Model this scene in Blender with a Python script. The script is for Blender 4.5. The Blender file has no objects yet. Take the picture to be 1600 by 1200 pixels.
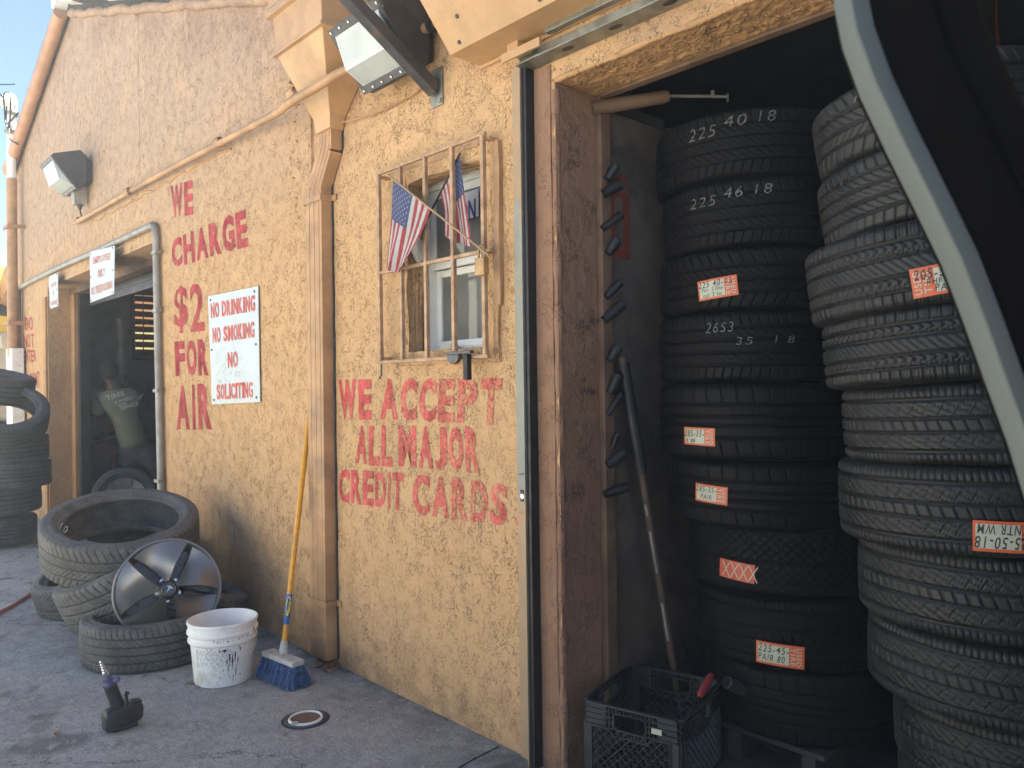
import bpy, bmesh, math, random
import numpy as np
from mathutils import Vector, Matrix, Euler
random.seed(7)
R_ = math.radians
PI = math.pi
scn = bpy.context.scene
C = scn.collection

# ------------------------------------------------------------------ camera
F_PX, YAW, PITCH, ROLL = 1218.15, 0.82445828, 0.00434557, -0.01366838
CAM = Vector((2.0127, -1.8892, 1.3))
fw = Vector((-math.sin(YAW)*math.cos(PITCH), math.cos(YAW)*math.cos(PITCH), math.sin(PITCH)))
rt = fw.cross(Vector((0, 0, 1))).normalized(); up = rt.cross(fw)
ca, cb, cc = rt*math.cos(ROLL)+up*math.sin(ROLL), -rt*math.sin(ROLL)+up*math.cos(ROLL), fw
cd = bpy.data.cameras.new('camera'); cam = bpy.data.objects.new('camera', cd); C.objects.link(cam)
M = Matrix(((ca.x, cb.x, -cc.x), (ca.y, cb.y, -cc.y), (ca.z, cb.z, -cc.z))).to_4x4()
M.translation = CAM
cam.matrix_world = M
cd.sensor_width = 36; cd.lens = F_PX/1600*36; cd.clip_start = .02; cd.clip_end = 2000
cd.dof.use_dof = True; cd.dof.focus_distance = 3.4; cd.dof.aperture_fstop = 11
scn.camera = cam

# ------------------------------------------------------------------ world, sun, exposure
SUN_EL, SUN_ROT = R_(66), R_(-12)
w = bpy.data.worlds.new("World"); scn.world = w; w.use_nodes = True
nt = w.node_tree; nt.nodes.clear()
sky = nt.nodes.new('ShaderNodeTexSky'); sky.sky_type = 'NISHITA'; sky.sun_disc = False
sky.sun_elevation = SUN_EL; sky.sun_rotation = SUN_ROT; sky.air_density = .32; sky.dust_density = .05; sky.ozone_density = 3.0
bg = nt.nodes.new('ShaderNodeBackground'); bg.inputs[1].default_value = .112
wo = nt.nodes.new('ShaderNodeOutputWorld')
nt.links.new(sky.outputs[0], bg.inputs[0]); nt.links.new(bg.outputs[0], wo.inputs[0])
sl = bpy.data.lights.new('sun', 'SUN'); so = bpy.data.objects.new('sun', sl); C.objects.link(so)
sl.energy = 5.0; sl.angle = R_(.53); sl.color = (1, .95, .87)
sd = Vector((math.sin(SUN_ROT)*math.cos(SUN_EL), math.cos(SUN_ROT)*math.cos(SUN_EL), math.sin(SUN_EL)))
so.rotation_euler = sd.to_track_quat('Z', 'Y').to_euler()
so.location = sd*30
scn.view_settings.view_transform = 'Standard'; scn.view_settings.look = 'None'
scn.view_settings.exposure = 2.55; scn.view_settings.gamma = 1
scn.view_settings.use_curve_mapping = False
scn.view_settings.use_white_balance = True; scn.view_settings.white_balance_temperature = 7350; scn.view_settings.white_balance_tint = 4
scn.render.resolution_x = 1024; scn.render.resolution_y = 768

# ------------------------------------------------------------------ geometry from the photograph: rays to real planes
def ray(x, y): return ca*((x-800)/F_PX) - cb*((y-600)/F_PX) + cc
def on(axis, v, x, y):
    g = ray(x, y); t = (v-CAM[axis])/g[axis]; return CAM+g*t
def onY(x, y, v=0.0): return on(1, v, x, y)
def onZ(x, y, v=0.0): return on(2, v, x, y)
def onX(x, y, v=0.0): return on(0, v, x, y)
def atD(x, y, Z): return CAM+ray(x, y)*Z
def proj(p):
    d = Vector(p)-CAM; z = d.dot(cc); return 800+F_PX*d.dot(ca)/z, 600-F_PX*d.dot(cb)/z

# ------------------------------------------------------------------ materials
class NT:
    def __init__(s, name):
        s.m = bpy.data.materials.new(name); s.m.use_nodes = True; s.t = s.m.node_tree; s.t.nodes.clear()
        s.out = s.t.nodes.new('ShaderNodeOutputMaterial'); s.b = s.t.nodes.new('ShaderNodeBsdfPrincipled')
        s.t.links.new(s.b.outputs[0], s.out.inputs[0])
        s.geo = s.t.nodes.new('ShaderNodeNewGeometry'); s.pos = s.geo.outputs['Position']
    def link(s, a, b): s.t.links.new(a, b)
    def obj(s):
        n = s.t.nodes.new('ShaderNodeTexCoord'); return n.outputs['Object']
    def noise(s, sc, det=3, rough=.55, dist=0, vec=None, col=False):
        n = s.t.nodes.new('ShaderNodeTexNoise'); n.inputs['Scale'].default_value = sc; n.inputs['Detail'].default_value = det
        n.inputs['Roughness'].default_value = rough; n.inputs['Distortion'].default_value = dist
        s.link(vec or s.pos, n.inputs['Vector']); return n.outputs['Color' if col else 'Fac']
    def vor(s, sc, feat='F1', vec=None, out='Distance', rnd=1):
        n = s.t.nodes.new('ShaderNodeTexVoronoi'); n.feature = feat; n.inputs['Scale'].default_value = sc
        n.inputs['Randomness'].default_value = rnd
        s.link(vec or s.pos, n.inputs['Vector']); return n.outputs[out]
    def math(s, op, a, b=None, c=None, clamp=False):
        n = s.t.nodes.new('ShaderNodeMath'); n.operation = op; n.use_clamp = clamp
        for i, v in enumerate((a, b, c)):
            if v is None: continue
            if isinstance(v, (int, float)): n.inputs[i].default_value = v
            else: s.link(v, n.inputs[i])
        return n.outputs[0]
    def ramp(s, f, lo, hi, a=0., b=1.):
        n = s.t.nodes.new('ShaderNodeMapRange'); n.inputs['From Min'].default_value = lo; n.inputs['From Max'].default_value = hi
        n.inputs['To Min'].default_value = a; n.inputs['To Max'].default_value = b; n.interpolation_type = 'SMOOTHSTEP'
        s.link(f, n.inputs['Value']); return n.outputs[0]
    def mix(s, f, a, b, mode='MIX'):
        n = s.t.nodes.new('ShaderNodeMix'); n.data_type = 'RGBA'; n.blend_type = mode
        if isinstance(f, (int, float)): n.inputs[0].default_value = f
        else: s.link(f, n.inputs[0])
        for i, v in ((6, a), (7, b)):
            if isinstance(v, (tuple, list)): n.inputs[i].default_value = (*v[:3], 1)
            else: s.link(v, n.inputs[i])
        return n.outputs[2]
    def xyz(s, vec=None):
        n = s.t.nodes.new('ShaderNodeSeparateXYZ'); s.link(vec or s.pos, n.inputs[0]); return n.outputs
    def mapping(s, vec, scale=(1, 1, 1)):
        n = s.t.nodes.new('ShaderNodeMapping'); n.inputs['Scale'].default_value = scale; s.link(vec, n.inputs[0]); return n.outputs[0]
    def bump(s, h, strength=.5, dist=.01):
        n = s.t.nodes.new('ShaderNodeBump'); n.inputs['Strength'].default_value = strength; n.inputs['Distance'].default_value = dist
        s.link(h, n.inputs['Height']); s.link(n.outputs[0], s.b.inputs['Normal'])
    def col(s, v):
        if isinstance(v, (tuple, list)): s.b.inputs['Base Color'].default_value = (*v[:3], 1)
        else: s.link(v, s.b.inputs['Base Color'])
    def rough(s, v):
        if isinstance(v, (int, float)): s.b.inputs['Roughness'].default_value = v
        else: s.link(v, s.b.inputs['Roughness'])
MATS = {}
def plain(name, c, rough=.6, metal=0, var=.25, sc=14, bump=.15, dirt=None, bd=.003, obj=False, spec=.5, rv=.1):
    n = NT(name); v = n.obj() if obj else n.pos
    f = n.noise(sc, 5, .6, vec=v); lo = tuple(x*(1-var) for x in c); hi = tuple(min(1, x*(1+var)) for x in c)
    col = n.mix(n.ramp(f, .3, .7), lo, hi)
    if dirt: col = n.mix(n.ramp(n.noise(sc*.45, 6, .7, vec=v), .52, .68, 0, .75), col, dirt)
    n.col(col); n.rough(n.ramp(n.noise(sc*2.1, 3, vec=v), .3, .7, max(.05, rough-rv), min(1, rough+rv)))
    n.b.inputs['Metallic'].default_value = metal; n.b.inputs['Specular IOR Level'].default_value = spec
    if bump: n.bump(n.noise(sc*6, 4, vec=v), bump, bd)
    MATS[name] = n.m; return n.m

def stucco_parts(n, coarse=1.0):
    x, y, z = n.xyz()
    big = n.noise(.55, 3, .6)
    warp = n.noise(9, 3, .6, col=True)
    vm = n.t.nodes.new('ShaderNodeVectorMath'); vm.operation = 'MULTIPLY_ADD'
    n.link(warp, vm.inputs[0]); vm.inputs[1].default_value = (.035, .035, .035); n.link(n.pos, vm.inputs[2]); wv = vm.outputs[0]
    st = n.mapping(wv, (1.0, 1.0, .62))
    v2 = n.t.nodes.new('ShaderNodeVectorMath'); v2.operation = 'MULTIPLY_ADD'; n.link(n.noise(5, 5, .7, col=True), v2.inputs[0]); v2.inputs[1].default_value = (.22, .22, .22); n.link(n.pos, v2.inputs[2]); vm2 = v2.outputs[0]
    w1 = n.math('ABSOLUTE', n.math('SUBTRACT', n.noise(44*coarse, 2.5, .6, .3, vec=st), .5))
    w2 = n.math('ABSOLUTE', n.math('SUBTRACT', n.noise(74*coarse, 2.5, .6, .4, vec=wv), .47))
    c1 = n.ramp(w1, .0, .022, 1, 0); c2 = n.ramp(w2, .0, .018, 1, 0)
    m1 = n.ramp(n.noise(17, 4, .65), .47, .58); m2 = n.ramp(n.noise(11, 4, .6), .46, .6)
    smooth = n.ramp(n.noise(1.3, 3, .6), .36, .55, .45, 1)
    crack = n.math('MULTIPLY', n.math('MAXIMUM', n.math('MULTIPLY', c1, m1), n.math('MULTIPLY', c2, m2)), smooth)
    base = n.mix(n.ramp(big, .35, .65), (.60, .372, .192), (.54, .33, .17))
    # pinkish coat high on the gable, haze tint and dimming put into it
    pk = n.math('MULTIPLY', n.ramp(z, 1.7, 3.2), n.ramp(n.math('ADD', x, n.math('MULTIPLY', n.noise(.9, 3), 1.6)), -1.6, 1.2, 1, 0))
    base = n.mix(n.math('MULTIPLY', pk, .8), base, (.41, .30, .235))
    base = n.mix(n.ramp(n.noise(2.6, 5, .65), .45, .75, 0, .45), base, (.62, .40, .23))
    # grime: streaks, soot along the roof edge, splash zone at the ground
    streak = n.ramp(n.noise(3.2, 5, .7, vec=n.mapping(n.pos, (2.6, 1, .35))),   .55, .8, 0, .4)
    base = n.mix(streak, base, (.36, .23, .135))
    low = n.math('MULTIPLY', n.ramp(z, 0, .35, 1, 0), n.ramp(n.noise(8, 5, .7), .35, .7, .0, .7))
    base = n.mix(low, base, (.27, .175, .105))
    spots = n.ramp(n.noise(5.5, 6, .75), .62, .74, 0, .35)
    base = n.mix(spots, base, (.34, .24, .16))
    fine = n.noise(90, 3, .6)
    base = n.mix(n.ramp(fine, .3, .7, 0, .18), base, (.36, .2, .1))
    drip = n.ramp(n.noise(2.2, 6, .7, vec=n.mapping(n.pos, (5.5, 1, .28))), .56, .72, 0, .38)
    base = n.mix(drip, base, (.30, .19, .12))
    pale = n.ramp(n.noise(1.1, 5, .65), .55, .75, 0, .4); base = n.mix(pale, base, (.60, .43, .27))
    hair = n.ramp(n.vor(1.15, 'DISTANCE_TO_EDGE', vec=vm2), 0, .0045, 1, 0)
    hair = n.math('MULTIPLY', hair, n.ramp(n.noise(1.9, 3), .5, .6)); base = n.mix(n.math('MULTIPLY', hair, .75), base, (.13, .075, .045))
    colr = n.mix(n.math('MULTIPLY', crack, .66), base, (.18, .105, .058))  # crevices darkened in colour: dirt, and the shade the bump lacks
    h = n.math('SUBTRACT', n.math('ADD', n.math('MULTIPLY', n.noise(30, 4, .6, vec=wv), .6), n.math('MULTIPLY', fine, .18)), n.math('MULTIPLY', crack, .75))
    return colr, h, crack, x, z
def mk_stucco():
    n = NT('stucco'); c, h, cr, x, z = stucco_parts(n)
    # one settling crack down the gable
    d = n.math('ABSOLUTE', n.math('ADD', n.math('ADD', x, 4.02), n.math('MULTIPLY', n.math('SUBTRACT', n.noise(6, 4), .5), .09)))
    k = n.math('MULTIPLY', n.ramp(d, .0, .009, 1, 0), n.ramp(z, 2.75, 3.1))
    c = n.mix(k, c, (.12, .06, .04))
    # soot under the roof edge of the gable
    roof = n.math('SUBTRACT', 4.72, n.math('MULTIPLY', n.math('ABSOLUTE', n.math('ADD', x, 5.88)), .345))
    s = n.math('MULTIPLY', n.ramp(n.math('SUBTRACT', roof, z), .0, .55, 1, 0), n.ramp(n.noise(2.2, 5, .7), .35, .65))
    c = n.mix(n.math('MULTIPLY', s, .55), c, (.25, .15, .11))
    n.col(c); n.rough(.85); n.b.inputs['Specular IOR Level'].default_value = .25; n.bump(h, .75, .014); MATS['stucco'] = n.m
mk_stucco()
def mk_rough(name, tint):
    n = NT(name); v = n.mapping(n.pos, (1, 1, 1))
    big = n.noise(22, 4, .6, .2); r = n.math('ABSOLUTE', n.math('SUBTRACT', n.noise(34, 2, .5, .35), .5)); rr = n.math('MULTIPLY', n.ramp(r, 0, .05, 1, 0), n.ramp(n.noise(12, 3), .45, .6))
    c = n.mix(n.ramp(n.noise(3, 5), .35, .7), tint, tuple(t*.78 for t in tint)); c = n.mix(n.math('MULTIPLY', rr, .3), c, tuple(min(1, t*1.35) for t in tint))
    c = n.mix(n.ramp(n.noise(9, 6, .7), .55, .72, 0, .6), c, (.16, .1, .06))
    n.col(c); n.rough(.85); n.b.inputs['Specular IOR Level'].default_value = .25
    n.bump(n.math('ADD', n.math('MULTIPLY', big, .6), n.math('MULTIPLY', rr, .5)), .7, .014); MATS[name] = n.m
mk_rough('stucco_rough', (.50, .285, .14)); mk_rough('stucco_jamb', (.29, .165, .105))  # jamb copy of the stucco has its shade put into the darker tint
def mk_letter(name, red, w0, w1, xfade=None):
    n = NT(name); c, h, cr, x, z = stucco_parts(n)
    wear = n.math('MULTIPLY', n.ramp(n.noise(55, 3, .7), .36, .62, 0, 1), n.ramp(n.noise(5, 3), .3, .7, w0, w1))
    if xfade: wear = n.math('MULTIPLY', wear, n.ramp(x, xfade[0], xfade[1], .35, 1.3))
    wear = n.math('MAXIMUM', wear, n.math('MULTIPLY', cr, .4), clamp=True)
    rc = n.mix(n.ramp(n.noise(11, 5, .7, vec=n.mapping(n.pos, (1, 1, .4))), .35, .65), tuple(t*.85 for t in red), tuple(min(1, t*1.45+.03) for t in red))
    n.col(n.mix(wear, rc, c)); n.rough(.8); n.b.inputs['Specular IOR Level'].default_value = .25; n.bump(h, .7, .014); MATS[name] = n.m
mk_letter('red_paint', (.31, .022, .035), .0, .3); mk_letter('faded_red_paint', (.47, .055, .06), .2, .75, (-1.3, -.1))
plain('peach_paint', (.44, .255, .13), .6, 0, .18, 6, .25, (.28, .17, .10)); plain('peach_metal', (.50, .30, .155), .5, 0, .12, 4, .12, (.36, .22, .13))
plain('rusty_peach', (.42, .26, .15), .6, .1, .25, 18, .2, (.20, .11, .07)); plain('peach_trim', (.40, .21, .12), .55, 0, .15, 5, .1, (.25, .14, .09))
plain('galvanized', (.27, .265, .225), .45, .6, .3, 11, .1, (.2, .17, .13)); plain('grey_conduit', (.30, .285, .255), .5, .2, .15, 9, .1, (.25, .2, .16))
plain('black_metal', (.02, .02, .022), .5, .3, .3, 10, .1); plain('dark_steel', (.075, .075, .082), .42, .4, .2, 12, .08, (.13, .11, .09))
plain('bronze_paint', (.055, .056, .064), .45, .2, .15, 12, .05, (.09, .085, .08)); plain('white_paint', (.80, .80, .76), .5, 0, .06, 7, .08, (.45, .4, .33))
plain('pvc_white', (.87, .87, .85), .35, 0, .06, 8, .03, (.45, .42, .38)); plain('bucket_white', (.86, .86, .83), .4, 0, .06, 9, .03, (.50, .46, .38), obj=True); plain('sign_white', (.50, .55, .55), .4, 0, .05, 5, .04, (.45, .44, .42))
plain('old_sign_white', (.60, .60, .55), .5, 0, .1, 6, .04, (.4, .36, .3))
plain('sign_red', (.58, .06, .025), .5, 0, .15, 40, 0, (.6, .22, .17)); plain('sign_faded_red', (.55, .2, .15), .55, 0, .2, 40, 0, (.6, .5, .45))
plain('black_ink', (.03, .028, .03), .6, 0, .2, 60, 0); plain('grey_ink', (.30, .31, .31), .6, 0, .2, 60, 0)
plain('whitewash', (.78, .75, .69), .8, 0, .05, 2, .1); plain('faded_blue', (.42, .50, .56), .6, 0, .1, 3, .05); plain('bounce_concrete', (.40, .385, .355), .8, 0, .12, 2.5, .2, (.3, .29, .27)); plain('chalk', (.14, .14, .135), .9, 0, .5, 130, 0, (.04, .04, .04), obj=True)
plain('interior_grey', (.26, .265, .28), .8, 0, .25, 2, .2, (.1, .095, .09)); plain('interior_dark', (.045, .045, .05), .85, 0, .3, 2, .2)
plain('partition', (.115, .088, .07), .7, 0, .25, 5, .15, (.06, .042, .035)); plain('wood_frame', (.17, .10, .06), .7, 0, .25, 8, .25, (.1, .06, .04))
plain('wood_pole', (.08, .05, .034), .65, 0, .3, 10, .1); plain('shop_floor', (.09, .09, .088), .75, 0, .3, 5, .3, (.04, .038, .035))
plain('rust_red', (.22, .045, .03), .5, .1, .25, 14, .1); plain('brass', (.42, .25, .11), .45, .3, .2, 20, .1, (.3, .16, .08))
plain('tar', (.03, .03, .03), .8, 0, .4, 20, .5); plain('tile_white', (.6, .58, .55), .6, 0, .15, 10, .2, (.25, .22, .2))
plain('broom_yellow', (.72, .33, .025), .35, 0, .08, 20, .02, (.5, .25, .06)); plain('broom_blue', (.03, .13, .42), .6, 0, .35, 30, 0, (.03, .06, .14))
plain('bristle_blue', (.075, .14, .29), .8, 0, .5, 60, 0, (.17, .2, .24)); plain('label_yellow', (.75, .6, .03), .5, 0, .1, 30, 0)
plain('weathered_white', (.50, .50, .46), .6, 0, .1, 30, .2, (.28, .26, .23)); plain('hose_red', (.36, .05, .055), .45, 0, .15, 12, .05, (.22, .1, .09))
plain('leaf_brown', (.26, .15, .07), .8, 0, .4, 60, .2); plain('yellow_paint', (.75, .52, .02), .4, 0, .08, 6, .02); plain('beige', (.5, .46, .37), .5, 0, .1, 6, .03)
plain('flag_red', (.28, .04, .05), .85, 0, .2, 25, .1); plain('flag_white', (.38, .365, .35), .85, 0, .12, 25, .1); plain('flag_blue', (.05, .062, .14), .8, 0, .15, 25, .1)
plain('gold_stick', (.36, .23, .12), .5, 0, .15, 20, .05); plain('black_plastic', (.022, .023, .028), .42, 0, .25, 25, .1, (.05, .05, .052), obj=True)
plain('crate_plastic', (.032, .034, .04), .38, 0, .2, 14, .05, (.05, .048, .045), obj=True)
plain('purple_grey', (.07, .075, .16), .45, 0, .1, 10, .05, obj=True); plain('chrome', (.6, .6, .6), .18, 1, .1, 12, .02)
plain('alloy', (.19, .19, .195), .34, .6, .03, 9, 0, obj=True, rv=.015); plain('alloy_dark', (.09, .09, .095), .35, .7, .2, 12, .03, obj=True)
plain('sticker_orange', (.62, .12, .04), .5, 0, .06, 30, 0, obj=True); plain('sticker_red', (.55, .09, .045), .5, 0, .1, 30, 0, (.3, .06, .04), obj=True); plain('sticker_white', (.48, .49, .38), .5, 0, .06, 30, 0, (.48, .48, .38), obj=True)
plain('car_trim_grey', (.105, .122, .122), .55, .0, .02, 5, 0, spec=.3); plain('car_trim_black', (.004, .004, .005), .9, 0, .05, 5, .05, spec=.05)
plain('skin', (.09, .055, .04), .6, 0, .1, 20, 0); plain('hair', (.01, .009, .009), .8, 0, .2, 60, .3); plain('olive_shirt', (.17, .175, .12), .9, 0, .15, 9, .3)
plain('jeans', (.055, .062, .08), .9, 0, .35, 14, .3, (.12, .125, .14)); plain('shirt_print', (.5, .5, .46), .9, 0, .2, 60, 0)
plain('blind_slat', (.16, .115, .10), .6, 0, .2, 9, .05); plain('paper', (.66, .67, .68), .7, 0, .05, 20, .05); plain('navy_ink', (.04, .04, .2), .6, 0, .1, 20, 0)
plain('cloth_rag', (.62, .6, .56), .9, 0, .15, 20, .3); plain('moss', (.14, .15, .08), .9, 0, .4, 30, .5)
plain('pale_yellow_wall', (.78, .70, .30), .8, 0, .08, 3, .1)

def mk_rubber(name, base, dust, amt, rough=.62, spec=.35):
    n = NT(name); v = n.obj()
    f = n.noise(7, 6, .7, vec=v); g = n.noise(60, 4, .7, vec=v)
    m = n.math('MULTIPLY', n.ramp(n.math('ADD', n.math('MULTIPLY', f, .65), n.math('MULTIPLY', g, .35)), .36, .66), amt, clamp=True)
    at = n.t.nodes.new('ShaderNodeAttribute'); at.attribute_name = 'groove'
    n.col(n.mix(n.math('MULTIPLY', at.outputs['Fac'], .75), n.mix(m, base, dust), tuple(t*.25 for t in base))); n.rough(n.ramp(f, .3, .7, rough-.12, rough+.12)); n.bump(g, .18, .002); n.b.inputs['Specular IOR Level'].default_value = spec; MATS[name] = n.m  # groove shade put into the colour, besides the dustier rib tops
mk_rubber('rubber_shaded', (.003, .003, .004), (.009, .009, .009), .7, .6, .14)  # darker copy for the back stack, its shade put into the colour
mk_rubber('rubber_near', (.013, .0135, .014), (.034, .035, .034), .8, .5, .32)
mk_rubber('rubber_dust_veil', (.055, .056, .058), (.16, .156, .148), .9, .66)  # real dust, plus the pale veil put into the colour
mk_rubber('rubber_far', (.04, .045, .052), (.10, .105, .11), .9, .6)  # bluish veil put into the colour of the distant tyres
def mk_glass(name, tint, rough=.03, alpha=.25):
    n = NT(name); n.col(n.mix(n.ramp(n.noise(6, 4), .4, .7, 0, .6), tint, tuple(t*.7 for t in tint)))
    n.rough(rough); n.b.inputs['Transmission Weight'].default_value = 1-alpha; n.b.inputs['IOR'].default_value = 1.45; MATS[name] = n.m
mk_glass('window_glass', (.30, .31, .29), .06, .55); mk_glass('lens_glass', (.72, .78, .80), .18, .55)  # panes get a grey body colour in place of reflections
def mk_ground():
    n = NT('asphalt'); x, y, z = n.xyz()
    f1 = n.noise(.9, 5, .6); f2 = n.noise(5, 6, .7); f3 = n.noise(120, 3, .7)
    c = n.mix(n.ramp(f1, .3, .7), (.36, .355, .34), (.50, .495, .475))
    # veil's paleness put into the far end; bluer grey near the door
    far = n.ramp(n.math('ADD', x, n.math('MULTIPLY', f2, 1.1)), -3.6, -1.8, 1, 0)
    c = n.mix(n.math('MULTIPLY', far, .75), c, (.62, .61, .58))
    near = n.math('MULTIPLY', n.ramp(x, -1.3, .4), n.ramp(n.noise(1.7, 4), .3, .6, .3, 1)); c = n.mix(n.math('MULTIPLY', near, .8), c, (.34, .35, .36))
    c = n.mix(n.ramp(f2, .5, .72, 0, .5), c, (.15, .148, .145))
    agg = n.ramp(n.vor(95), .05, .33, 1, 0); am = n.ramp(n.noise(26, 5, .75), .47, .58)
    c = n.mix(n.math('MULTIPLY', n.math('MULTIPLY', agg, am), .75), c, (.62, .62, .60))
    mott = n.ramp(n.noise(22, 5, .75), .42, .62, 0, .5); c = n.mix(mott, c, (.22, .225, .23))
    patch = n.ramp(n.noise(1.5, 7, .75), .5, .56, 0, .28); c = n.mix(patch, c, (.19, .195, .20))
    c = n.mix(n.ramp(f3, .5, .66, 0, .7), c, (.12, .12, .122))
    st = n.ramp(n.noise(2.4, 6, .75), .60, .70, 0, .6); c = n.mix(st, c, (.09, .087, .085))
    oil = n.math('MULTIPLY', n.ramp(n.noise(2.1, 3, .5), .60, .66), n.ramp(n.noise(14, 4), .3, .5)); c = n.mix(n.math('MULTIPLY', oil, .6), c, (.07, .068, .066))
    v3 = n.t.nodes.new('ShaderNodeVectorMath'); v3.operation = 'MULTIPLY_ADD'; n.link(n.noise(3.5, 6, .75, col=True), v3.inputs[0]); v3.inputs[1].default_value = (.35, .35, .35); n.link(n.pos, v3.inputs[2])
    crk = n.math('MULTIPLY', n.ramp(n.vor(.95, 'DISTANCE_TO_EDGE', vec=v3.outputs[0]), 0, .006, 1, 0), n.ramp(n.noise(1.3, 3), .42, .5)); c = n.mix(n.math('MULTIPLY', crk, .85), c, (.05, .048, .045))
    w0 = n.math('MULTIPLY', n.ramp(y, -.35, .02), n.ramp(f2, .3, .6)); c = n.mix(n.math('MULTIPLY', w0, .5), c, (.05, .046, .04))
    cr = n.ramp(n.vor(.8, 'DISTANCE_TO_EDGE', vec=n.noise(1.1, 5, .7, col=True)), 0, .012, 1, 0)
    n.col(c); n.rough(n.ramp(f2, .3, .7, .7, .95)); n.b.inputs['Specular IOR Level'].default_value = .35
    n.bump(n.math('ADD', n.math('MULTIPLY', n.noise(70, 5, .7), .7), n.math('MULTIPLY', n.noise(12, 4, .6), .8)), .9, .012); MATS['asphalt'] = n.m
mk_ground()
def mk_strip():   # peach paint over galvanised angle, worn off at hand height
    n = NT('worn_door_guide'); x, y, z = n.xyz()
    m = n.math('MULTIPLY', n.ramp(n.math('ADD', z, n.math('MULTIPLY', n.noise(9, 4), .5)), 1.05, 1.3), n.ramp(n.math('ADD', z, n.math('MULTIPLY', n.noise(9, 4), .5)), 2.1, 2.22, 1, 0))
    m = n.math('MULTIPLY', m, n.ramp(n.noise(17, 5, .7), .3, .42)); m2 = n.math('MAXIMUM', m, n.ramp(n.noise(26, 5, .7), .62, .68))
    n.col(n.mix(m2, n.mix(n.ramp(n.noise(8, 4), .3, .7), (.42, .27, .15), (.33, .24, .15)), n.mix(n.noise(14, 4), (.20, .20, .165), (.33, .325, .27))))
    n.rough(.55); n.bump(n.noise(60, 3), .2, .003); MATS['worn_door_guide'] = n.m
mk_strip()

# ------------------------------------------------------------------ mesh helpers
class MB:
    def __init__(s): s.v = []; s.f = []; s.m = []
    def add(s, vs, fs, m=0):
        k = len(s.v); s.v += [tuple(v) for v in vs]; s.f += [tuple(i+k for i in f) for f in fs]; s.m += [m]*len(fs); return s
    def box(s, a, b, m=0, mat=None):
        x0, y0, z0 = a; x1, y1, z1 = b
        vs = [Vector(p) for p in ((x0,y0,z0),(x1,y0,z0),(x1,y1,z0),(x0,y1,z0),(x0,y0,z1),(x1,y0,z1),(x1,y1,z1),(x0,y1,z1))]
        if mat: vs = [mat@v for v in vs]
        return s.add(vs, [(0,3,2,1),(4,5,6,7),(0,1,5,4),(1,2,6,5),(2,3,7,6),(3,0,4,7)], m)
    def bar(s, p, q, w, h, m=0, upv=(0,0,1)):
        p, q = Vector(p), Vector(q); d = q-p; L = d.length; d.normalize(); u = Vector(upv)
        if abs(d.dot(u)) > .98: u = Vector((1,0,0))
        sx = d.cross(u).normalized(); u = sx.cross(d)
        mt = Matrix((sx, d, u)).transposed().to_4x4(); mt.translation = p
        return s.box((-w/2,0,-h/2), (w/2,L,h/2), m, mt)
    def tube(s, pts, r, seg=10, m=0, cap=True):
        pts = [Vector(p) for p in pts]; n = len(pts); rs = r if isinstance(r, (list, tuple)) else [r]*n
        prev = None; vs = []
        for i, p in enumerate(pts):
            d = (pts[min(i+1, n-1)]-pts[max(i-1, 0)]).normalized()
            if prev is None: u = d.orthogonal().normalized()
            else: u = (prev-d*prev.dot(d)).normalized()
            prev = u; v = d.cross(u)
            for k in range(seg):
                a = 2*PI*k/seg; vs.append(p+(u*math.cos(a)+v*math.sin(a))*rs[i])
        fs = [(i*seg+k, i*seg+(k+1)%seg, (i+1)*seg+(k+1)%seg, (i+1)*seg+k) for i in range(n-1) for k in range(seg)]
        if cap: fs += [tuple(range(seg-1, -1, -1)), tuple((n-1)*seg+k for k in range(seg))]
        return s.add(vs, fs, m)
    def lathe(s, prof, seg=32, m=0, mat=None, closed=False):
        vs = []; n = len(prof)
        for r, z in prof:
            for k in range(seg):
                a = 2*PI*k/seg; v = Vector((r*math.cos(a), r*math.sin(a), z)); vs.append(mat@v if mat else v)
        rr = range(n if closed else n-1)
        fs = [(i*seg+k, i*seg+(k+1)%seg, ((i+1)%n)*seg+(k+1)%seg, ((i+1)%n)*seg+k) for i in rr for k in range(seg)]
        return s.add(vs, fs, m)
    def prism(s, poly, fn, a, b, m=0):
        n = len(poly); vs = [fn(p, a) for p in poly]+[fn(p, b) for p in poly]
        fs = [tuple(range(n)), tuple(range(2*n-1, n-1, -1))]+[(i, (i+n), (i+1)%n+n, (i+1)%n) for i in range(n)]
        return s.add(vs, fs, m)
    def build(s, name, mats, parent=None, smooth=None, bevel=0, off=None, rough=0, sub=0):
        me = bpy.data.meshes.new(name); me.from_pydata([v if off is None else tuple(Vector(v)-Vector(off)) for v in s.v], [], s.f)
        mats = mats if isinstance(mats, (list, tuple)) else [mats]
        for mm in mats: me.materials.append(MATS[mm])
        me.polygons.foreach_set('material_index', s.m); me.update()
        bm = bmesh.new(); bm.from_mesh(me); bmesh.ops.recalc_face_normals(bm, faces=bm.faces)
        if rough:
            bmesh.ops.subdivide_edges(bm, edges=[e for e in bm.edges if e.calc_length() > .06], cuts=sub, use_grid_fill=True)
            rnd = random.Random(3)
            for v in bm.verts: v.co += Vector((rnd.uniform(-1,1), rnd.uniform(-1,1), rnd.uniform(-1,1)))*rough
        bm.to_mesh(me); bm.free()
        if smooth is not None: me.shade_smooth(); me.set_sharp_from_angle(angle=R_(smooth))
        o = bpy.data.objects.new(name, me); C.objects.link(o)
        if parent: o.parent = parent
        if bevel:
            md = o.modifiers.new('bevel', 'BEVEL'); md.width = bevel; md.segments = 2; md.limit_method = 'ANGLE'; md.angle_limit = R_(40)
        return o
def tag(o, label, cat, group=None, kind=None):
    if label: o['label'] = label
    if cat: o['category'] = cat
    if group: o['group'] = group
    if kind: o['kind'] = kind
    return o
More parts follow.
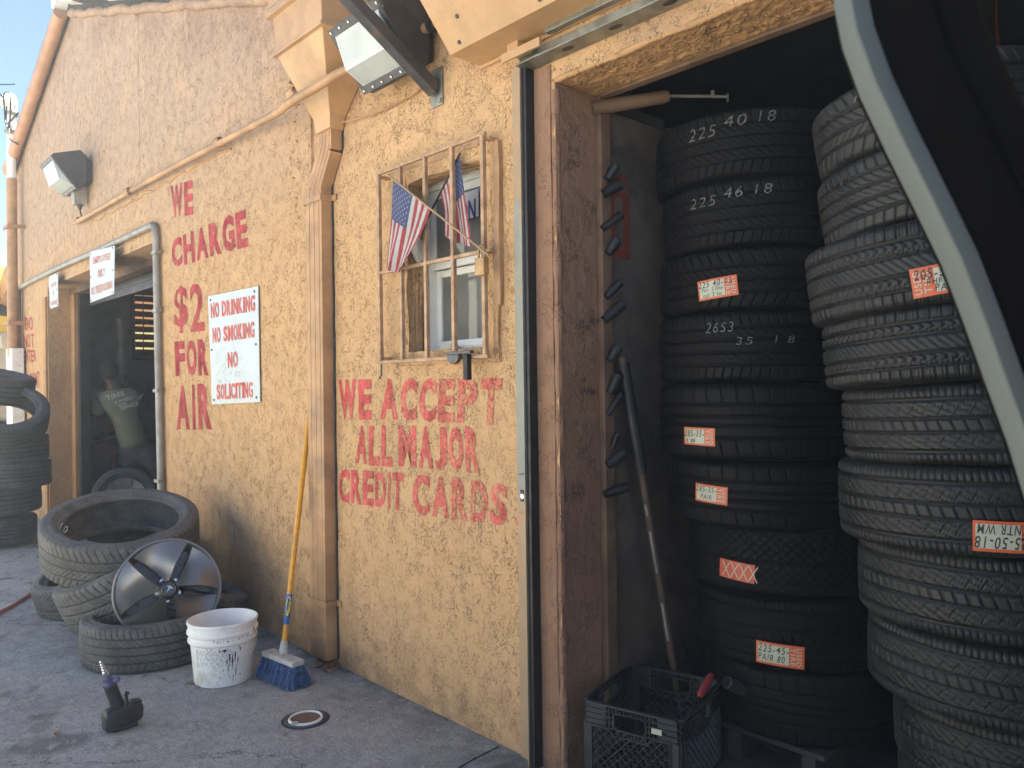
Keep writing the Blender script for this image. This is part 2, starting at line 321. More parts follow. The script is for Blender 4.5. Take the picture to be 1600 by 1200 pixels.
def thing(name, label, cat, loc=(0,0,0), rot=(0,0,0), group=None):
    o = bpy.data.objects.new(name, None); C.objects.link(o); o.location = loc; o.rotation_euler = rot; o.empty_display_size = .1
    return tag(o, label, cat, group)
def bez(pts, n=8):   # catmull-rom through points
    P = [Vector(p) for p in pts]; P = [P[0]*2-P[1]]+P+[P[-1]*2-P[-2]]; out = []
    for i in range(1, len(P)-2):
        for k in range(n):
            t = k/n; a, b, c, d = P[i-1:i+3]
            out.append(.5*((2*b)+(c-a)*t+(2*a-5*b+4*c-d)*t*t+(3*b-a-3*c+d)*t**3))
    return out+[P[-2]]
_tc = {}
def text_geo(s, bold=0.0, space=1.0):
    key = (s, bold, space)
    if key in _tc: return _tc[key]
    cu = bpy.data.curves.new('t', 'FONT'); cu.body = s; cu.offset = bold; cu.resolution_u = 3; cu.space_character = space; cu.align_x = 'LEFT'
    o = bpy.data.objects.new('t', cu); C.objects.link(o); dg = bpy.context.evaluated_depsgraph_get(); me = bpy.data.meshes.new_from_object(o.evaluated_get(dg))
    vs = np.array([v.co[:2] for v in me.vertices]); fs = [tuple(p.vertices) for p in me.polygons]
    bpy.data.objects.remove(o); bpy.data.curves.remove(cu); bpy.data.meshes.remove(me)
    lo = vs.min(0); hi = vs.max(0); vs = (vs-lo)/(hi-lo); _tc[key] = (vs, fs); return _tc[key]
def add_text(mb, s, corners, bold=.03, m=0, space=1.0, wob=0.0, seed=0):
    """corners: bottom-left, bottom-right, top-right, top-left, as 3D points"""
    bl, br, tr, tl = [Vector(c) for c in corners]; vs, fs = text_geo(s, bold, space); out = []
    rnd = random.Random(seed); ph = [rnd.uniform(0, 6) for _ in range(4)]
    for u, v in vs:
        if wob: u2 = u+wob*math.sin(9*v+ph[0]+u*7)*.3; v2 = v+wob*math.sin(11*u+ph[1])
        else: u2, v2 = u, v
        out.append((bl*(1-u2)+br*u2)*(1-v2)+(tl*(1-u2)+tr*u2)*v2)
    mb.add(out, fs, m)

# ================================================================== SETTING: ground
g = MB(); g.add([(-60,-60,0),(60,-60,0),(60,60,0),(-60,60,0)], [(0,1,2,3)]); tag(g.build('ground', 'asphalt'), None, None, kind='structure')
yd = MB(); yd.add([(-30,-22,.004),(30,-22,.004),(30,-1.62,.004),(-30,-1.62,.004)], [(0,1,2,3)]); tag(yd.build('bounce_yard', 'bounce_concrete'), None, None, kind='structure')  # unseen pale yard, added to bounce sun up the wall
f = MB(); f.box((.22,.0,-.02), (3.5,4.6,.006)); tag(f.build('storeroom_floor', 'shop_floor'), None, None, kind='structure')
f = MB(); f.box((-8.2,.26,-.02), (-1.0,5.8,.012)); tag(f.build('garage_floor', 'shop_floor'), None, None, kind='structure')
j = MB()
pj_ = [onZ(x, y) for x, y in ((690,1222),(712,1204),(734,1190),(757,1178),(779,1167))]
for p in pj_: p.z = .001
j.tube(bez(pj_, 3), [.002+.0025*random.random() for _ in range(13)], 6); tag(j.build('ground_joint', 'tar'), None, None, kind='structure')

hz = MB(); hz.box((-63,-63,-1),(63,63,5.08)); hz = hz.build('haze', 'stucco'); hz.data.materials.clear()  # thin air added for the pale veil, strongest towards the left
hm = bpy.data.materials.new('haze_air'); hm.use_nodes = True; hm.node_tree.nodes.clear(); ho = hm.node_tree.nodes.new('ShaderNodeOutputMaterial'); hv = hm.node_tree.nodes.new('ShaderNodeVolumePrincipled')
hv.inputs['Density'].default_value = .0085; hv.inputs['Color'].default_value = (.86,.9,.96,1); hm.node_tree.links.new(hv.outputs[0], ho.inputs['Volume']); hz.data.materials.append(hm); tag(hz, None, None, kind='stuff')

# ================================================================== BUILDING
B = thing('tire_shop', 'peach stucco tyre shop with a gabled left end and two open roller-door bays', 'building')
T = .2
wl = MB()
def wb(x0, x1, z0, z1): wl.box((x0,0,z0), (x1,T,z1))
wb(-8.45,-6.85,0,2.36); wb(-8.45,-3.64,2.36,2.5); wb(-3.64,-.69,0,2.5)
wb(-.69,-.15,0,1.43); wb(-.69,-.15,2.17,2.5); wb(-.15,.2,0,2.33)
wb(-.15,2.15,2.33,2.5); wb(2.15,6.0,0,2.5)  # unseen wall right of the opening, set close to cut incoming light
wl.prism([(-8.45,2.5),(-1.6,2.5),(-1.6,3.27),(-5.88,4.73),(-8.45,3.73)], lambda p, y: Vector((p[0], y, p[1])), 0, T)
wb(-1.6,-.2,2.5,3.32); wb(-.2,6.0,2.5,4.85)  # right block raised out of view to shade the air and storeroom
# side and back walls
wl.box((-8.45,T,0), (-8.25,1.18,3.73)); wl.box((-8.45,2.1,0), (-8.25,6,3.73)); wl.box((-8.45,1.18,0), (-8.25,2.1,1.76)); wl.box((-8.45,1.18,2.55), (-8.25,2.1,3.73)); wl.box((5.8,T,0), (6.0,6,4.85)); wl.box((-.2,T,3.32), (0,6,4.85))
wl.box((-8.25,5.8,0), (5.8,6,3.3))
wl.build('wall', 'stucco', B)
# interior linings: garage (left) and storeroom (right)
il = MB(); il.box((-8.15,5.7,0.02), (-1.0,5.79,3.0))
il.box((-8.24,.305,.02), (-8.15,1.18,3.0)); il.box((-8.24,2.1,.02), (-8.15,5.7,3.0)); il.box((-8.24,1.18,.02), (-8.15,2.1,1.76)); il.box((-8.24,1.18,2.55), (-8.15,2.1,3.0)); il.box((-1.1,.22,.02), (-1.0,5.7,3.2)); il.build('interior_wall', 'interior_grey', B)
il = MB(); il.box((.205,4.6,.0), (3.65,4.7,3.2)); il.box((3.55,.205,.0), (3.65,4.6,3.2)); il.box((-.4,4.6,0),(.2,4.7,3.2)); il.build('interior_wall', 'interior_dark', B)
ce = MB(); ce.box((-8.24,.205,3.0), (-1.0,5.7,3.06)); ce.build('ceiling', 'interior_grey', B)
ce = MB(); ce.box((-.9,.205,2.75), (3.55,4.6,2.8)); ce.build('ceiling', 'interior_dark', B)
# partition at the storeroom side of the wide opening
pt = MB(); pt.box((.1,.262,0), (.212,3.4,2.285)); pt.build('partition_wall', 'partition', B, bevel=.003)
fr = MB(); fr.box((.13,.203,.0), (.226,.258,2.33)); fr.box((.226,.203,2.316), (3.3,.240,2.345)); fr.build('opening_frame', 'wood_frame', B, bevel=.004)
# rough plaster linings of the opening: jamb face and soffit with uneven relief
def relief(name, origin, eu, ev, nu, nv, amp, mat, parent, seed, freq=18, wrap=0):
    o_, eu, ev = Vector(origin), Vector(eu), Vector(ev); nrm = eu.cross(ev).normalized(); rnd = np.random.RandomState(seed)
    from mathutils import noise as mn
    vs = []
    for j2 in range(nv+1):
        for i2 in range(nu+1):
            u, v = i2/nu, j2/nv; p = o_+eu*u+ev*v
            q = Vector((p.x*freq+seed, p.y*freq, p.z*freq)); w1 = mn.noise(q); w2 = mn.noise(q*2.7+Vector((w1*2, 3, w1)))
            d = amp*(.5*w1+.35*w2+.7*max(0, .12-abs(mn.noise(q*.9+Vector((w2*1.1, w1, 5)))))/.12)
            edge = min(1, min(u, 1-u)*nu/1.5, min(v, 1-v)*nv/1.5); vs.append(p+nrm*(d*(.35+.65*edge)))
    fs = [(j2*(nu+1)+i2, j2*(nu+1)+i2+1, (j2+1)*(nu+1)+i2+1, (j2+1)*(nu+1)+i2) for j2 in range(nv) for i2 in range(nu)]
    mb = MB(); mb.add(vs, fs); return mb.build(name, mat, parent, smooth=180)
relief('plaster_soffit', (.2,.201,2.326), (2.9,0,0), (0,-.199,0), 520, 40, .008, 'stucco_rough', B, 2, 22)
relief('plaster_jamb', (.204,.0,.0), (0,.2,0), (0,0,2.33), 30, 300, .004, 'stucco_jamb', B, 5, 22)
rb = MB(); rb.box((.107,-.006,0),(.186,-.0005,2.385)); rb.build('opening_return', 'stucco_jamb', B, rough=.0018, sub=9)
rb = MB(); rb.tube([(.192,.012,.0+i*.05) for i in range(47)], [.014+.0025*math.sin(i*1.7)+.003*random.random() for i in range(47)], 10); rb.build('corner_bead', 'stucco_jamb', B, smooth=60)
rb = MB(); rb.tube([(.2+i*.05,.008,2.331+.002*math.sin(i)) for i in range(62)], [.008+.002*math.sin(i*1.3)+.003*random.random() for i in range(62)], 8); rb.build('header_bead', 'stucco_rough', B, smooth=60)
# roller door hardware: guide angle, slot, header rail, hood
gd = MB(); gd.box((.003,-.012,0), (.083,-.002,2.425)); gd.box((.077,-.05,0), (.083,-.012,2.425)); gd.build('door_guide', 'worn_door_guide', B, bevel=.0015)
gd = MB(); gd.box((.085,-.044,0), (.106,-.003,2.39)); gd.box((.0905,-.047,0), (.0925,-.044,2.39)); gd.build('guide_channel', 'black_metal', B, bevel=.001)  # solid black bar standing for the shade of the open slot
lk = MB(); lk.box((.022,-.034,.86), (.1,-.0125,1.0)); lk.build('latch_plate', 'worn_door_guide', B, bevel=.01)
lk = MB(); lk.box((.045,-.037,.905), (.082,-.0345,.945)); lk.lathe([(.001,.0),(.009,0),(.009,.01),(.001,.01)], 12, 1, Matrix.Translation((.064,-.037,.925))@Matrix.Rotation(PI/2,4,'X')); lk.build('latch_hole', ['black_metal','chrome'], B)
lk = MB(); lk.prism([(.035,1.78),(.083,1.74),(.083,2.02),(.06,2.035),(.038,1.95)], lambda p, y: Vector((p[0], y, p[1])), -.0145, -.0125); lk.build('repair_patch', 'galvanized', B)
hr = MB(); hr.box((.086,-.075,2.392), (3.3,-.002,2.398)); hr.box((.086,-.008,2.398), (3.3,-.002,2.462)); hr.build('header_rail', 'galvanized', B, bevel=.001)
hr = MB()
for k in range(14): hr.lathe([(.0,0),(.016,0)], 14, 0, Matrix.Translation((.3+k*.2,-.04,2.3915))@Matrix.Diagonal((1.6,.8,1,1)))
hr.build('rail_slot', 'black_metal', B)
hr = MB(); hr.box((.2,-.045,2.475), (3.3,-.02,2.495)); hr.box((.05,-.03,2.44), (.13,-.004,2.475)); hr.build('door_bottom_bar', 'galvanized', B, bevel=.002)
hr = MB(); hr.box((.012,-.07,2.427), (.2,-.058,2.457)); hr.box((.02,-.05,2.462), (.075,-.015,2.497)); hr.build('guide_bracket', 'peach_metal', B, bevel=.002)
hr = MB(); hr.lathe([(.0,0),(.105,0),(.105,3.3),(.0,3.3)], 28, 0, Matrix.Translation((.02,-.16,2.72))@Matrix.Rotation(PI/2,4,'Y')); hr.build('door_roll', 'dark_steel', B, smooth=40)
hd = MB(); prof = [(-.005,3.14),(-.30,3.14),(-.40,3.02),(-.40,2.80),(-.145,2.50),(-.004,2.50),(-.004,2.492),(-.149,2.492),(-.408,2.797),(-.408,3.023),(-.304,3.148),(-.005,3.148)]
hd.prism(prof, lambda p, x: Vector((x, p[0], p[1])), -.17, 3.5)
hd.prism([(-.006,3.139),(-.299,3.139),(-.399,3.02),(-.399,2.801),(-.144,2.501),(-.006,2.501)], lambda p, x: Vector((x, p[0], p[1])), -.168, -.162)
hd.build('door_hood', 'peach_metal', B)
hd = MB(); hd.box((-.17,-.012,2.478), (3.5,-.003,2.4915)); hd.build('hood_lip', 'peach_metal', B, bevel=.002)
hd = MB()
for x, t in ((-.05,.25),(-.1,.55),(.3,.06),(-.1,.06)):
    p = Vector((x, -.149-.259*t, 2.492+.305*t)); hd.lathe([(0,.006),(.006,.005),(.008,0)], 10, 0, Matrix.Translation(p)@Matrix.Rotation(R_(130),4,'X'))
hd.build('hood_screw', 'dark_steel', B)
# pilaster strip, window surround, roof parts
ps = MB(); ps.box((-1.665,-.014,.0), (-1.44,.0,2.72)); ps.build('plaster_strip', 'stucco', B, rough=.004, sub=8)
sr = MB()
for (x0, x1, z0, z1) in ((-.715,-.65,1.40,2.2),(-.175,-.085,1.395,2.205),(-.65,-.175,2.15,2.2),(-.65,-.175,1.395,1.45)): sr.box((x0,-.012,z0), (x1,.07,z1))
sr.build('window_surround', 'stucco', B, rough=.005, sub=7)
rf = MB()
rf.prism([(-8.5,3.70),(-5.88,4.74),(-5.88,4.81),(-8.5,3.77)], lambda p, y: Vector((p[0], y, p[1])), -.02, 6.2)
rf.prism([(-5.88,4.77),(-1.5,3.275),(-1.5,3.33),(-5.88,4.84)], lambda p, y: Vector((p[0], y, p[1])), -.03, 6.2)
rf.box((-1.5,.205,3.325), (-.205,6.2,3.40)); rf.box((-.25,-.05,4.855), (6.1,6.2,4.93)); rf.build('roof', 'tar', B)
rf = MB(); rf.tube([(-8.25+i*.1185, -.08, 3.80+i*.0468+.006*math.sin(i*2.1)) for i in range(21)], .058, 12); rf.build('verge_trim', 'peach_trim', B, smooth=60)
rf = MB(); rf.tube([(-5.85+i*.073, -.012+.006*math.sin(i*1.9), 4.735-i*.0249+.006*math.sin(i*.7)+.006*random.random()) for i in range(60)], [.026+.008*math.sin(i*.8)**2+.008*random.random() for i in range(60)], 8); rf.build('verge_trim', 'stucco', B, smooth=60)
for k in range(11):
    e = MB(); x = -5.7+k*.37; z = 4.84-(x+5.88)*.345; e.bar((x,-.06,z-.012), (x+.36,-.06,z-.135+random.uniform(-.01,.01)), .12, .012); e.build('roof_flashing', 'tar' if k % 3 else 'tile_white', B)
rf = MB(); rf.tube([(-5.9,-.13,4.87),(-5.9,.5,4.87),(-5.9,6.2,4.87)], .1, 12); rf.build('ridge_cap', 'tile_white', B, smooth=60)
vp = MB(); p = onY(408,12,1.4); vp.box((p.x-.09,1.3,3.3), (p.x+.09,1.5,p.z+.6)); vp.build('vent_stack', 'beige', B, bevel=.01)
rp = MB(); 
for k in range(24): rp.tube([(-1.62+.05*math.sin(k*2.3), -.004, 2.95-k*.035), (-1.62+.05*math.sin(k*2.3+.8), -.012, 2.93-k*.035), (-1.62+.05*math.sin(k*2.3+1.6), -.003, 2.915-k*.035)], [.003,.011,.003], 6)
rp.build('plaster_patch', 'stucco_rough', B, smooth=70)
# left bay: jamb step and lintel beam, rolled shutter
lj = MB(); lj.box((-6.87,.202,0), (-6.72,.30,2.30)); lj.box((-6.97,-.02,.0),(-6.87,-.001,2.27)); lj.build('bay_jamb', 'stucco_rough', B, bevel=.006)
lj = MB(); lj.box((-6.87,.202,2.30), (-3.6,.30,2.5)); lj.build('bay_lintel', 'wood_frame', B, bevel=.006)
lj = MB(); lj.box((-3.66,.202,0), (-3.55,.30,2.30)); lj.build('bay_jamb', 'stucco_rough', B, bevel=.006)
for k in range(4):
    s_ = MB(); s_.box((-6.7,.33+.012*k,2.18+k*.075), (-3.7,.36+.012*k,2.25+k*.075)); s_.build('shutter_slat', 'dark_steel', B, bevel=.006)
lj = MB(); lj.box((-6.718,.24,0), (-6.66,.33,2.3)); lj.build('shutter_guide', 'black_metal', B, bevel=.003)

# louvred window in the garage's left wall
bwin = MB(); bwin.box((-8.30,1.18,2.51),(-8.12,2.1,2.55)); bwin.box((-8.30,1.18,1.70),(-8.10,2.1,1.76)); bwin.box((-8.30,1.18,1.76),(-8.12,1.21,2.51)); bwin.box((-8.30,2.07,1.76),(-8.12,2.1,2.51)); bwin.box((-8.13,1.30,1.76),(-8.12,1.312,2.51))
bwin = bwin.build('side_window', 'blind_slat', B)
for k in range(8):
    q = MB(); q.box((-.045,1.215,-.003), (.045,2.065,.003), 0, Matrix.Translation((-8.2,0,1.80+k*.0945))@Matrix.Rotation(R_(52),4,'Y')); q.build('louvre', 'blind_slat', bwin)
q = MB(); q.box((-8.1,1.16,1.62),(-8.08,2.1,1.69)); q.build('window_valance', 'interior_grey', B)
# unseen whitewashed shed, added behind the camera to bounce sunlight onto the wall
sh_ = thing('bounce_shed', 'unseen whitewashed shed with blue doors, added behind the camera to bounce sunlight', 'building', (-8,-10.5,0)); q = MB()
bays = [-17,-13,-9,-5,-1]
for i in range(4): q.box((bays[i],-10.5,0),(bays[i]+.9,-10.3,2.9)); q.box((bays[i]+3.1,-10.5,0),(bays[i+1],-10.3,2.9))
q.box((-17,-10.5,2.9),(-1,-10.3,5.0)); q.box((-17,-15,0),(-16.8,-10.5,4.8)); q.box((-1.2,-15,0),(-1,-10.5,4.8)); q.build('wall', 'whitewash', sh_, off=sh_.location)
q = MB(); q.box((-17.2,-15,4.8),(-.8,-10.25,5.0)) if False else q.box((-16.8,-15,4.6),(-1.2,-10.5,4.7)); q.build('roof', 'tar', sh_, off=sh_.location)
for i in range(4):
    q = MB(); q.box((bays[i]+.9,-10.45,.02),(bays[i]+3.1,-10.4,2.9))
    for k in range(9): q.box((bays[i]+.9,-10.4,.1+k*.31),(bays[i]+3.1,-10.385,.36+k*.31))
    q.build('door', 'faded_blue', sh_, off=sh_.location)
# ------------------------------------------------------------------ front window (part of the building)
wf = MB()
wy = .10
def frm(mb, x0, x1, z0, z1, t, y0, y1):
    mb.box((x0,y0,z0),(x0+t,y1,z1)); mb.box((x1-t,y0,z0),(x1,y1,z1)); mb.box((x0+t,y0+.001,z1-t),(x1-t,y1-.001,z1)); mb.box((x0+t,y0+.001,z0),(x1-t,y1-.001,z0+t))
frm(wf, -.69, -.15, 1.43, 2.17, .04, wy, wy+.09); window = wf.build('window', 'white_paint', B, bevel=.003)
s_ = MB(); frm(s_, -.65, -.19, 1.80, 2.13, .035, wy+.01, wy+.035); s_.build('sash', 'white_paint', window, bevel=.003)
s_ = MB(); frm(s_, -.65, -.19, 1.47, 1.80, .03, wy+.042, wy+.068); s_.build('sash', 'white_paint', window, bevel=.003)
s_ = MB(); s_.box((-.615,wy+.02,1.835), (-.225,wy+.024,2.095)); s_.build('pane', 'window_glass', window)
s_ = MB(); s_.box((-.62,wy+.053,1.50), (-.22,wy+.057,1.77)); s_.build('pane', 'window_glass', window)
s_ = MB(); s_.box((-.70,.0,1.405), (-.14,wy-.002,1.43)); s_.build('sill', 'white_paint', window, bevel=.004)
s_ = MB(); s_.box((-.63,wy+.12,1.72), (-.2,wy+.125,1.80)); s_.build('roller_blind', 'paper', window)
rb_ = MB(); rb_.box((-.9,.5,1.0), (.09,.55,2.5)); rb_.build('office_backdrop', 'interior_grey', B)
for x in (-.787,-.627,-.459,-.287,-.110):
    q = MB(); q.box((x-.0085,-.062,1.418), (x+.0085,-.045,2.212)); q.build('grille_bar', 'rusty_peach', B, bevel=.002)
for z, x1 in ((2.214,-.096),(1.792,-.07),(1.414,-.096)):
    q = MB(); q.box((-.80,-.060,z-.007), (x1,-.0455,z+.007)); 
    q.build('grille_rail', 'rusty_peach', B, bevel=.002)
q = MB()
for x, z in ((-.79,2.2),(-.79,1.43),(-.1,2.2),(-.1,1.43),(-.1,1.79)): q.bar((x,-.04,z), (x,.005,z), .02, .012)
q.build('grille_anchor', 'peach_metal', B)
hg = MB(); hg.box((-.094,-.020,1.60),(-.066,-.001,2.19)); hg.build('grille_hinge_post', 'peach_paint', B, rough=.003, sub=5)
lt = MB(); lt.prism([(math.cos(a)*.036, math.sin(a)*.036) for a in [PI+k*PI/10 for k in range(11)]], lambda p, y: Vector((-.262+p[0], y, 1.425+p[1])), -.085, -.066)
lt.box((-.298,-.085,1.425),(-.16,-.066,1.437)); lt.build('grille_latch', 'dark_steel', B, bevel=.002)
lt = MB(); lt.box((-.205,-.083,1.33), (-.18,-.06,1.424)); lt.build('latch_pin', 'black_metal', B, bevel=.003)
lt = MB(); lt.tube([(-.79,-.05,1.41),(-.792,-.05,1.36),(-.80,-.055,1.345)], .004, 6); lt.build('latch_hook', 'dark_steel', B)

# ------------------------------------------------------------------ downspout with leader head
ds = MB()
def ribbox(p, q, w_, d_):
    ds.bar(p, q, w_, d_, upv=(0,-1,0))
    p, q = Vector(p), Vector(q)
    for k in (-.3,0,.3): ds.bar(p+Vector((k*w_, -d_/2-.001, 0)), q+Vector((k*w_, -d_/2-.0, 0)), w_*.10, .003, upv=(0,-1,0))
ribbox((-1.218,-.031,2.62), (-1.218,-.031,2.41), .105, .06); ribbox((-1.218,-.033,2.43), (-1.335,-.034,2.25), .12, .058); ribbox((-1.337,-.031,2.27), (-1.345,-.031,.03), .15, .06)
spout = ds.build('downspout', 'peach_paint', B, bevel=.006)
q = MB(); q.tube([(-1.258+.002*math.sin(k*1.7), -.003, .03+k*.075) for k in range(31)], [.004+.003*random.random() for _ in range(31)], 6); q.tube([(-1.258,-.003,2.28),(-1.16,-.003,2.42),(-1.158,-.003,2.6)], .005, 6); q.build('shadow_seam', 'tar', B)  # dark line drawn for the shadow and dirt beside the downspout
hl = MB()
def lvl(cx, w_, y0, z): return [Vector((cx-w_/2,-.004,z)), Vector((cx-w_/2,y0,z)), Vector((cx+w_/2,y0,z)), Vector((cx+w_/2,-.004,z))]
def loft(mb, rings, m=0):
    n = len(rings[0]); vs = [v for r in rings for v in r]
    fs = [(i*n+k, i*n+(k+1)%n, (i+1)*n+(k+1)%n, (i+1)*n+k) for i in range(len(rings)-1) for k in range(n)]+[tuple(range(n-1,-1,-1)), tuple((len(rings)-1)*n+k for k in range(n))]
    mb.add(vs, fs, m)
loft(hl, [lvl(-1.215,.13,-.075,2.50), lvl(-1.20,.15,-.09,2.56), lvl(-1.06,.40,-.27,2.80), lvl(-1.06,.44,-.29,2.80), lvl(-1.06,.44,-.29,2.815), lvl(-1.06,.41,-.275,2.82), lvl(-1.06,.43,-.285,2.97), lvl(-1.06,.48,-.31,2.975), lvl(-1.06,.48,-.31,3.0), lvl(-1.06,.46,-.30,3.02), lvl(-1.06,.46,-.30,3.16)])
hl.build('leader_head', 'peach_metal', spout, bevel=.003)
for z in (2.19, .28):
    st_ = MB(); st_.box((-1.43,-.070,z), (-1.255,-.066,z+.03)); st_.box((-1.47,-.010,z+.001), (-1.43,-.002,z+.029)); st_.box((-1.434,-.068,z+.001), (-1.43,-.002,z+.029)); st_.box((-1.259,-.068,z+.001), (-1.255,-.002,z+.029)); st_.box((-1.255,-.010,z+.001), (-1.22,-.002,z+.029))
    st_.build('strap', 'peach_paint', spout, bevel=.002)

# ------------------------------------------------------------------ conduits and service mast
cp = MB(); cp.tube(bez([(-5.56,-.03,2.83),(-5.5,-.04,2.80),(-3.6,-.045,2.775),(-2.16,-.07,2.72),(-1.6,-.12,2.67),(-1.3,-.20,2.62),(-1.0,-.225,2.60),(-.82,-.20,2.62),(-.6,-.08,2.68),(-.2,-.05,2.73)], 6), .019, 12)
for x, z in ((-2.45,2.745),(-4.1,2.78),(-1.35,2.69)): cp.lathe([(.026,-.03),(.03,-.02),(.03,.02),(.026,.03)], 12, 0, Matrix.Translation((x,-.055 if x < -2 else -.15,z))@Matrix.Rotation(PI/2,4,'Y'))
cp.build('conduit_pipe', 'peach_paint', B, smooth=40)
cr = MB(); cr.tube([(-5.3+k*.1, -.002, 2.74-.028*(k/30)*1.0+.01*math.sin(k*1.9)+.008*random.random()) for k in range(30)], [.005+.006*random.random() for _ in range(30)], 6); cr.build('plaster_ridge', 'stucco_rough', B)
cp = MB(); cp.tube(bez([(-8.03,-.03,0),(-8.03,-.03,1.4),(-8.03,-.03,2.38),(-7.95,-.03,2.47),(-6.44,-.03,2.485),(-5.0,-.03,2.47),(-3.8,-.03,2.465),(-3.66,-.03,2.46),(-3.60,-.03,2.38),(-3.60,-.03,2.2),(-3.58,-.03,1.3),(-3.55,-.03,.3),(-3.55,-.03,0)], 6), .024, 12)
cp.build('conduit_pipe', 'grey_conduit', B, smooth=40)
for z in (2.25, 1.85, 1.3, .68):
    cp = MB(); cp.box((-3.62,-.058,z),(-3.53,-.02,z+.022)); cp.build('conduit_clamp', 'galvanized', B)
ma = MB(); ma.tube([(-7.98,-.10,1.72),(-7.95,-.10,3.66)], .052, 16); mast = ma.build('service_mast', 'peach_paint', B, smooth=50)
ma = MB(); ma.tube([(-7.95,-.10,3.62),(-7.92,-.10,4.40)], .045, 14); ma.build('mast_pipe', 'pvc_white', mast, smooth=50)
ma = MB(); ma.tube(bez([(-7.92,-.10,4.36),(-7.92,-.10,4.44),(-7.87,-.12,4.50),(-7.77,-.16,4.45),(-7.70,-.18,4.38)], 4), [.055]*5+[.062]*4+[.07]*4+[.06]*4, 14); ma.build('weatherhead', 'pvc_white', mast, smooth=50)
ma = MB(); ma.lathe([(.055,-.03),(.068,-.02),(.068,.02),(.055,.03)], 14, 0, Matrix.Translation((-7.93,-.1,4.16))); ma.lathe([(.06,-.02),(.075,-.01),(.075,.01),(.06,.02)], 14, 0, Matrix.Translation((-7.92,-.1,4.36))); ma.build('mast_collar', 'galvanized', mast)
ma = MB(); ma.box((-8.13,-.14,.0), (-7.83,-.02,1.80)); ma.build('meter_box', 'white_paint', mast, bevel=.01)
ma = MB()
for z in (2.05, 3.1): ma.box((-8.06,-.17,z),(-7.8,-.155,z+.04)); ma.box((-7.84,-.155,z),(-7.8,-.0,z+.04))
ma.build('mast_strap', 'peach_trim', mast)
for pts in ([(-7.72,-.18,4.38),(-7.62,-.2,4.12),(-7.45,-.2,4.14),(-7.42,-.2,4.40),(-7.62,-.22,4.46),(-7.70,-.2,4.30),(-7.6,-.2,4.15),(-7.3,-.15,4.2)],
            [(-7.70,-.18,4.42),(-7.6,-.3,4.52),(-7.2,-.2,4.45)], [(-7.9,-.12,4.24),(-7.75,-.15,4.05),(-7.6,-.1,3.95)]):
    q = MB(); q.tube(bez(pts, 6), .008, 6); q.build('service_cable', 'black_metal', mast, smooth=60)

# ------------------------------------------------------------------ neighbouring bits at the left edge
nb = thing('neighbouring_canopy', 'peach canopy eave of the next unit, at the left edge behind the service mast', 'canopy', (-9.6,.6,0))
q = MB(); q.prism([(-12,2.75),(-8.75,3.78),(-8.75,3.45),(-12,2.42)], lambda p, y: Vector((p[0], y, p[1])), .35, 3); q.build('fascia', 'peach_trim', nb, off=(-9.6,.6,0))
q = MB(); q.box((-11.9,.5,0), (-11.7,.7,2.6)); q.build('post', 'peach_paint', nb, off=(-9.6,.6,0))
q = MB(); q.box((-8.85,.02,0), (-8.46,.3,3.6)); q.build('wall', 'stucco', nb, off=(-9.6,.6,0))
pw = atD(-34, 505, 11.5)
yv = thing('yellow_loader', 'yellow machine just visible at the left edge beyond the far tyre stack', 'loader', (pw.x,pw.y,0))
q = MB(); q.box((-.38,-.38,.9), (.38,.38,2.2)); q.build('chassis', 'beige', yv, bevel=.06)
q = MB(); q.lathe([(0,2.2),(.4,2.2),(.42,2.5),(.42,2.9),(.33,3.05),(0,3.08)], 24); q.build('body', 'yellow_paint', yv, smooth=40)
q = MB(); q.lathe([(.425,2.45),(.44,2.5),(.44,2.66),(.425,2.7)], 24); q.build('band', 'black_metal', yv, smooth=40)
q = MB(); q.tube([(-.5,-.3,2.08),(.5,.3,2.08)], .13, 18); q.build('tank', 'beige', yv, smooth=40)
for x in (-.4,.4):
    q = MB(); q.tube([(x,-.45,.45),(x,-.15,.45)], .45, 24); q.tube([(x,.15,.45),(x,.45,.45)], .45, 24); q.build('wheel', 'rubber_shaded', yv, smooth=40)
q = MB(); q.box((-13.2,-1.5,0), (-13,8,3.4)); tag(q.build('added_yellow_wall', 'pale_yellow_wall'), 'pale yellow wall added to give bright gaps in the louvres of the garage side window', 'wall')  # added backing for the yellow light between the louvres

# ================================================================== PAINTED LETTERING (flat print on the walls)
def px_quad(pts, y=-.0022): return [onY(x, yy, y) for x, yy in pts]   # given bl, br, tr, tl in the photograph
def phrase(name, mat, items, y=-.0022, bold=.05, wob=.010, parent=B):
    mb = MB()
    for i, (t, q_) in enumerate(items): add_text(mb, t, px_quad(q_, y), bold, 0, 1, wob, i*7+len(t))
    return mb.build(name, mat, parent)
def letters(word, bl, br, tr, tl, gap=.14, wt=None):
    """split a word quad into single letter quads"""
    wt = wt or [{'I':.42,'M':1.25,'W':1.3,'J':.85,'.':.4}.get(ch, 1) for ch in word]; tot = sum(wt); out = []; a = 0
    L = lambda p, q_, t: (p[0]+(q_[0]-p[0])*t, p[1]+(q_[1]-p[1])*t)
    for ch, w_ in zip(word, wt):
        u0 = (a+gap*w_*.5 if ch != 'I' else a+.12)/tot; u1 = (a+w_-gap*w_*.5 if ch != 'I' else a+w_-.12)/tot; a += w_
        j1, j2 = random.uniform(-1, 1)*.8, random.uniform(-1, 1)*.8
        q_ = [L(bl, br, u0), L(bl, br, u1), L(tl, tr, u1), L(tl, tr, u0)]
        out.append((ch, [(q_[0][0], q_[0][1]+j1), (q_[1][0], q_[1][1]+j1), (q_[2][0], q_[2][1]+j2), (q_[3][0], q_[3][1]+j2)]))
    return out
phrase('painted_words', 'red_paint', letters('WE', (267,342), (303,334), (302,280), (265,292)))
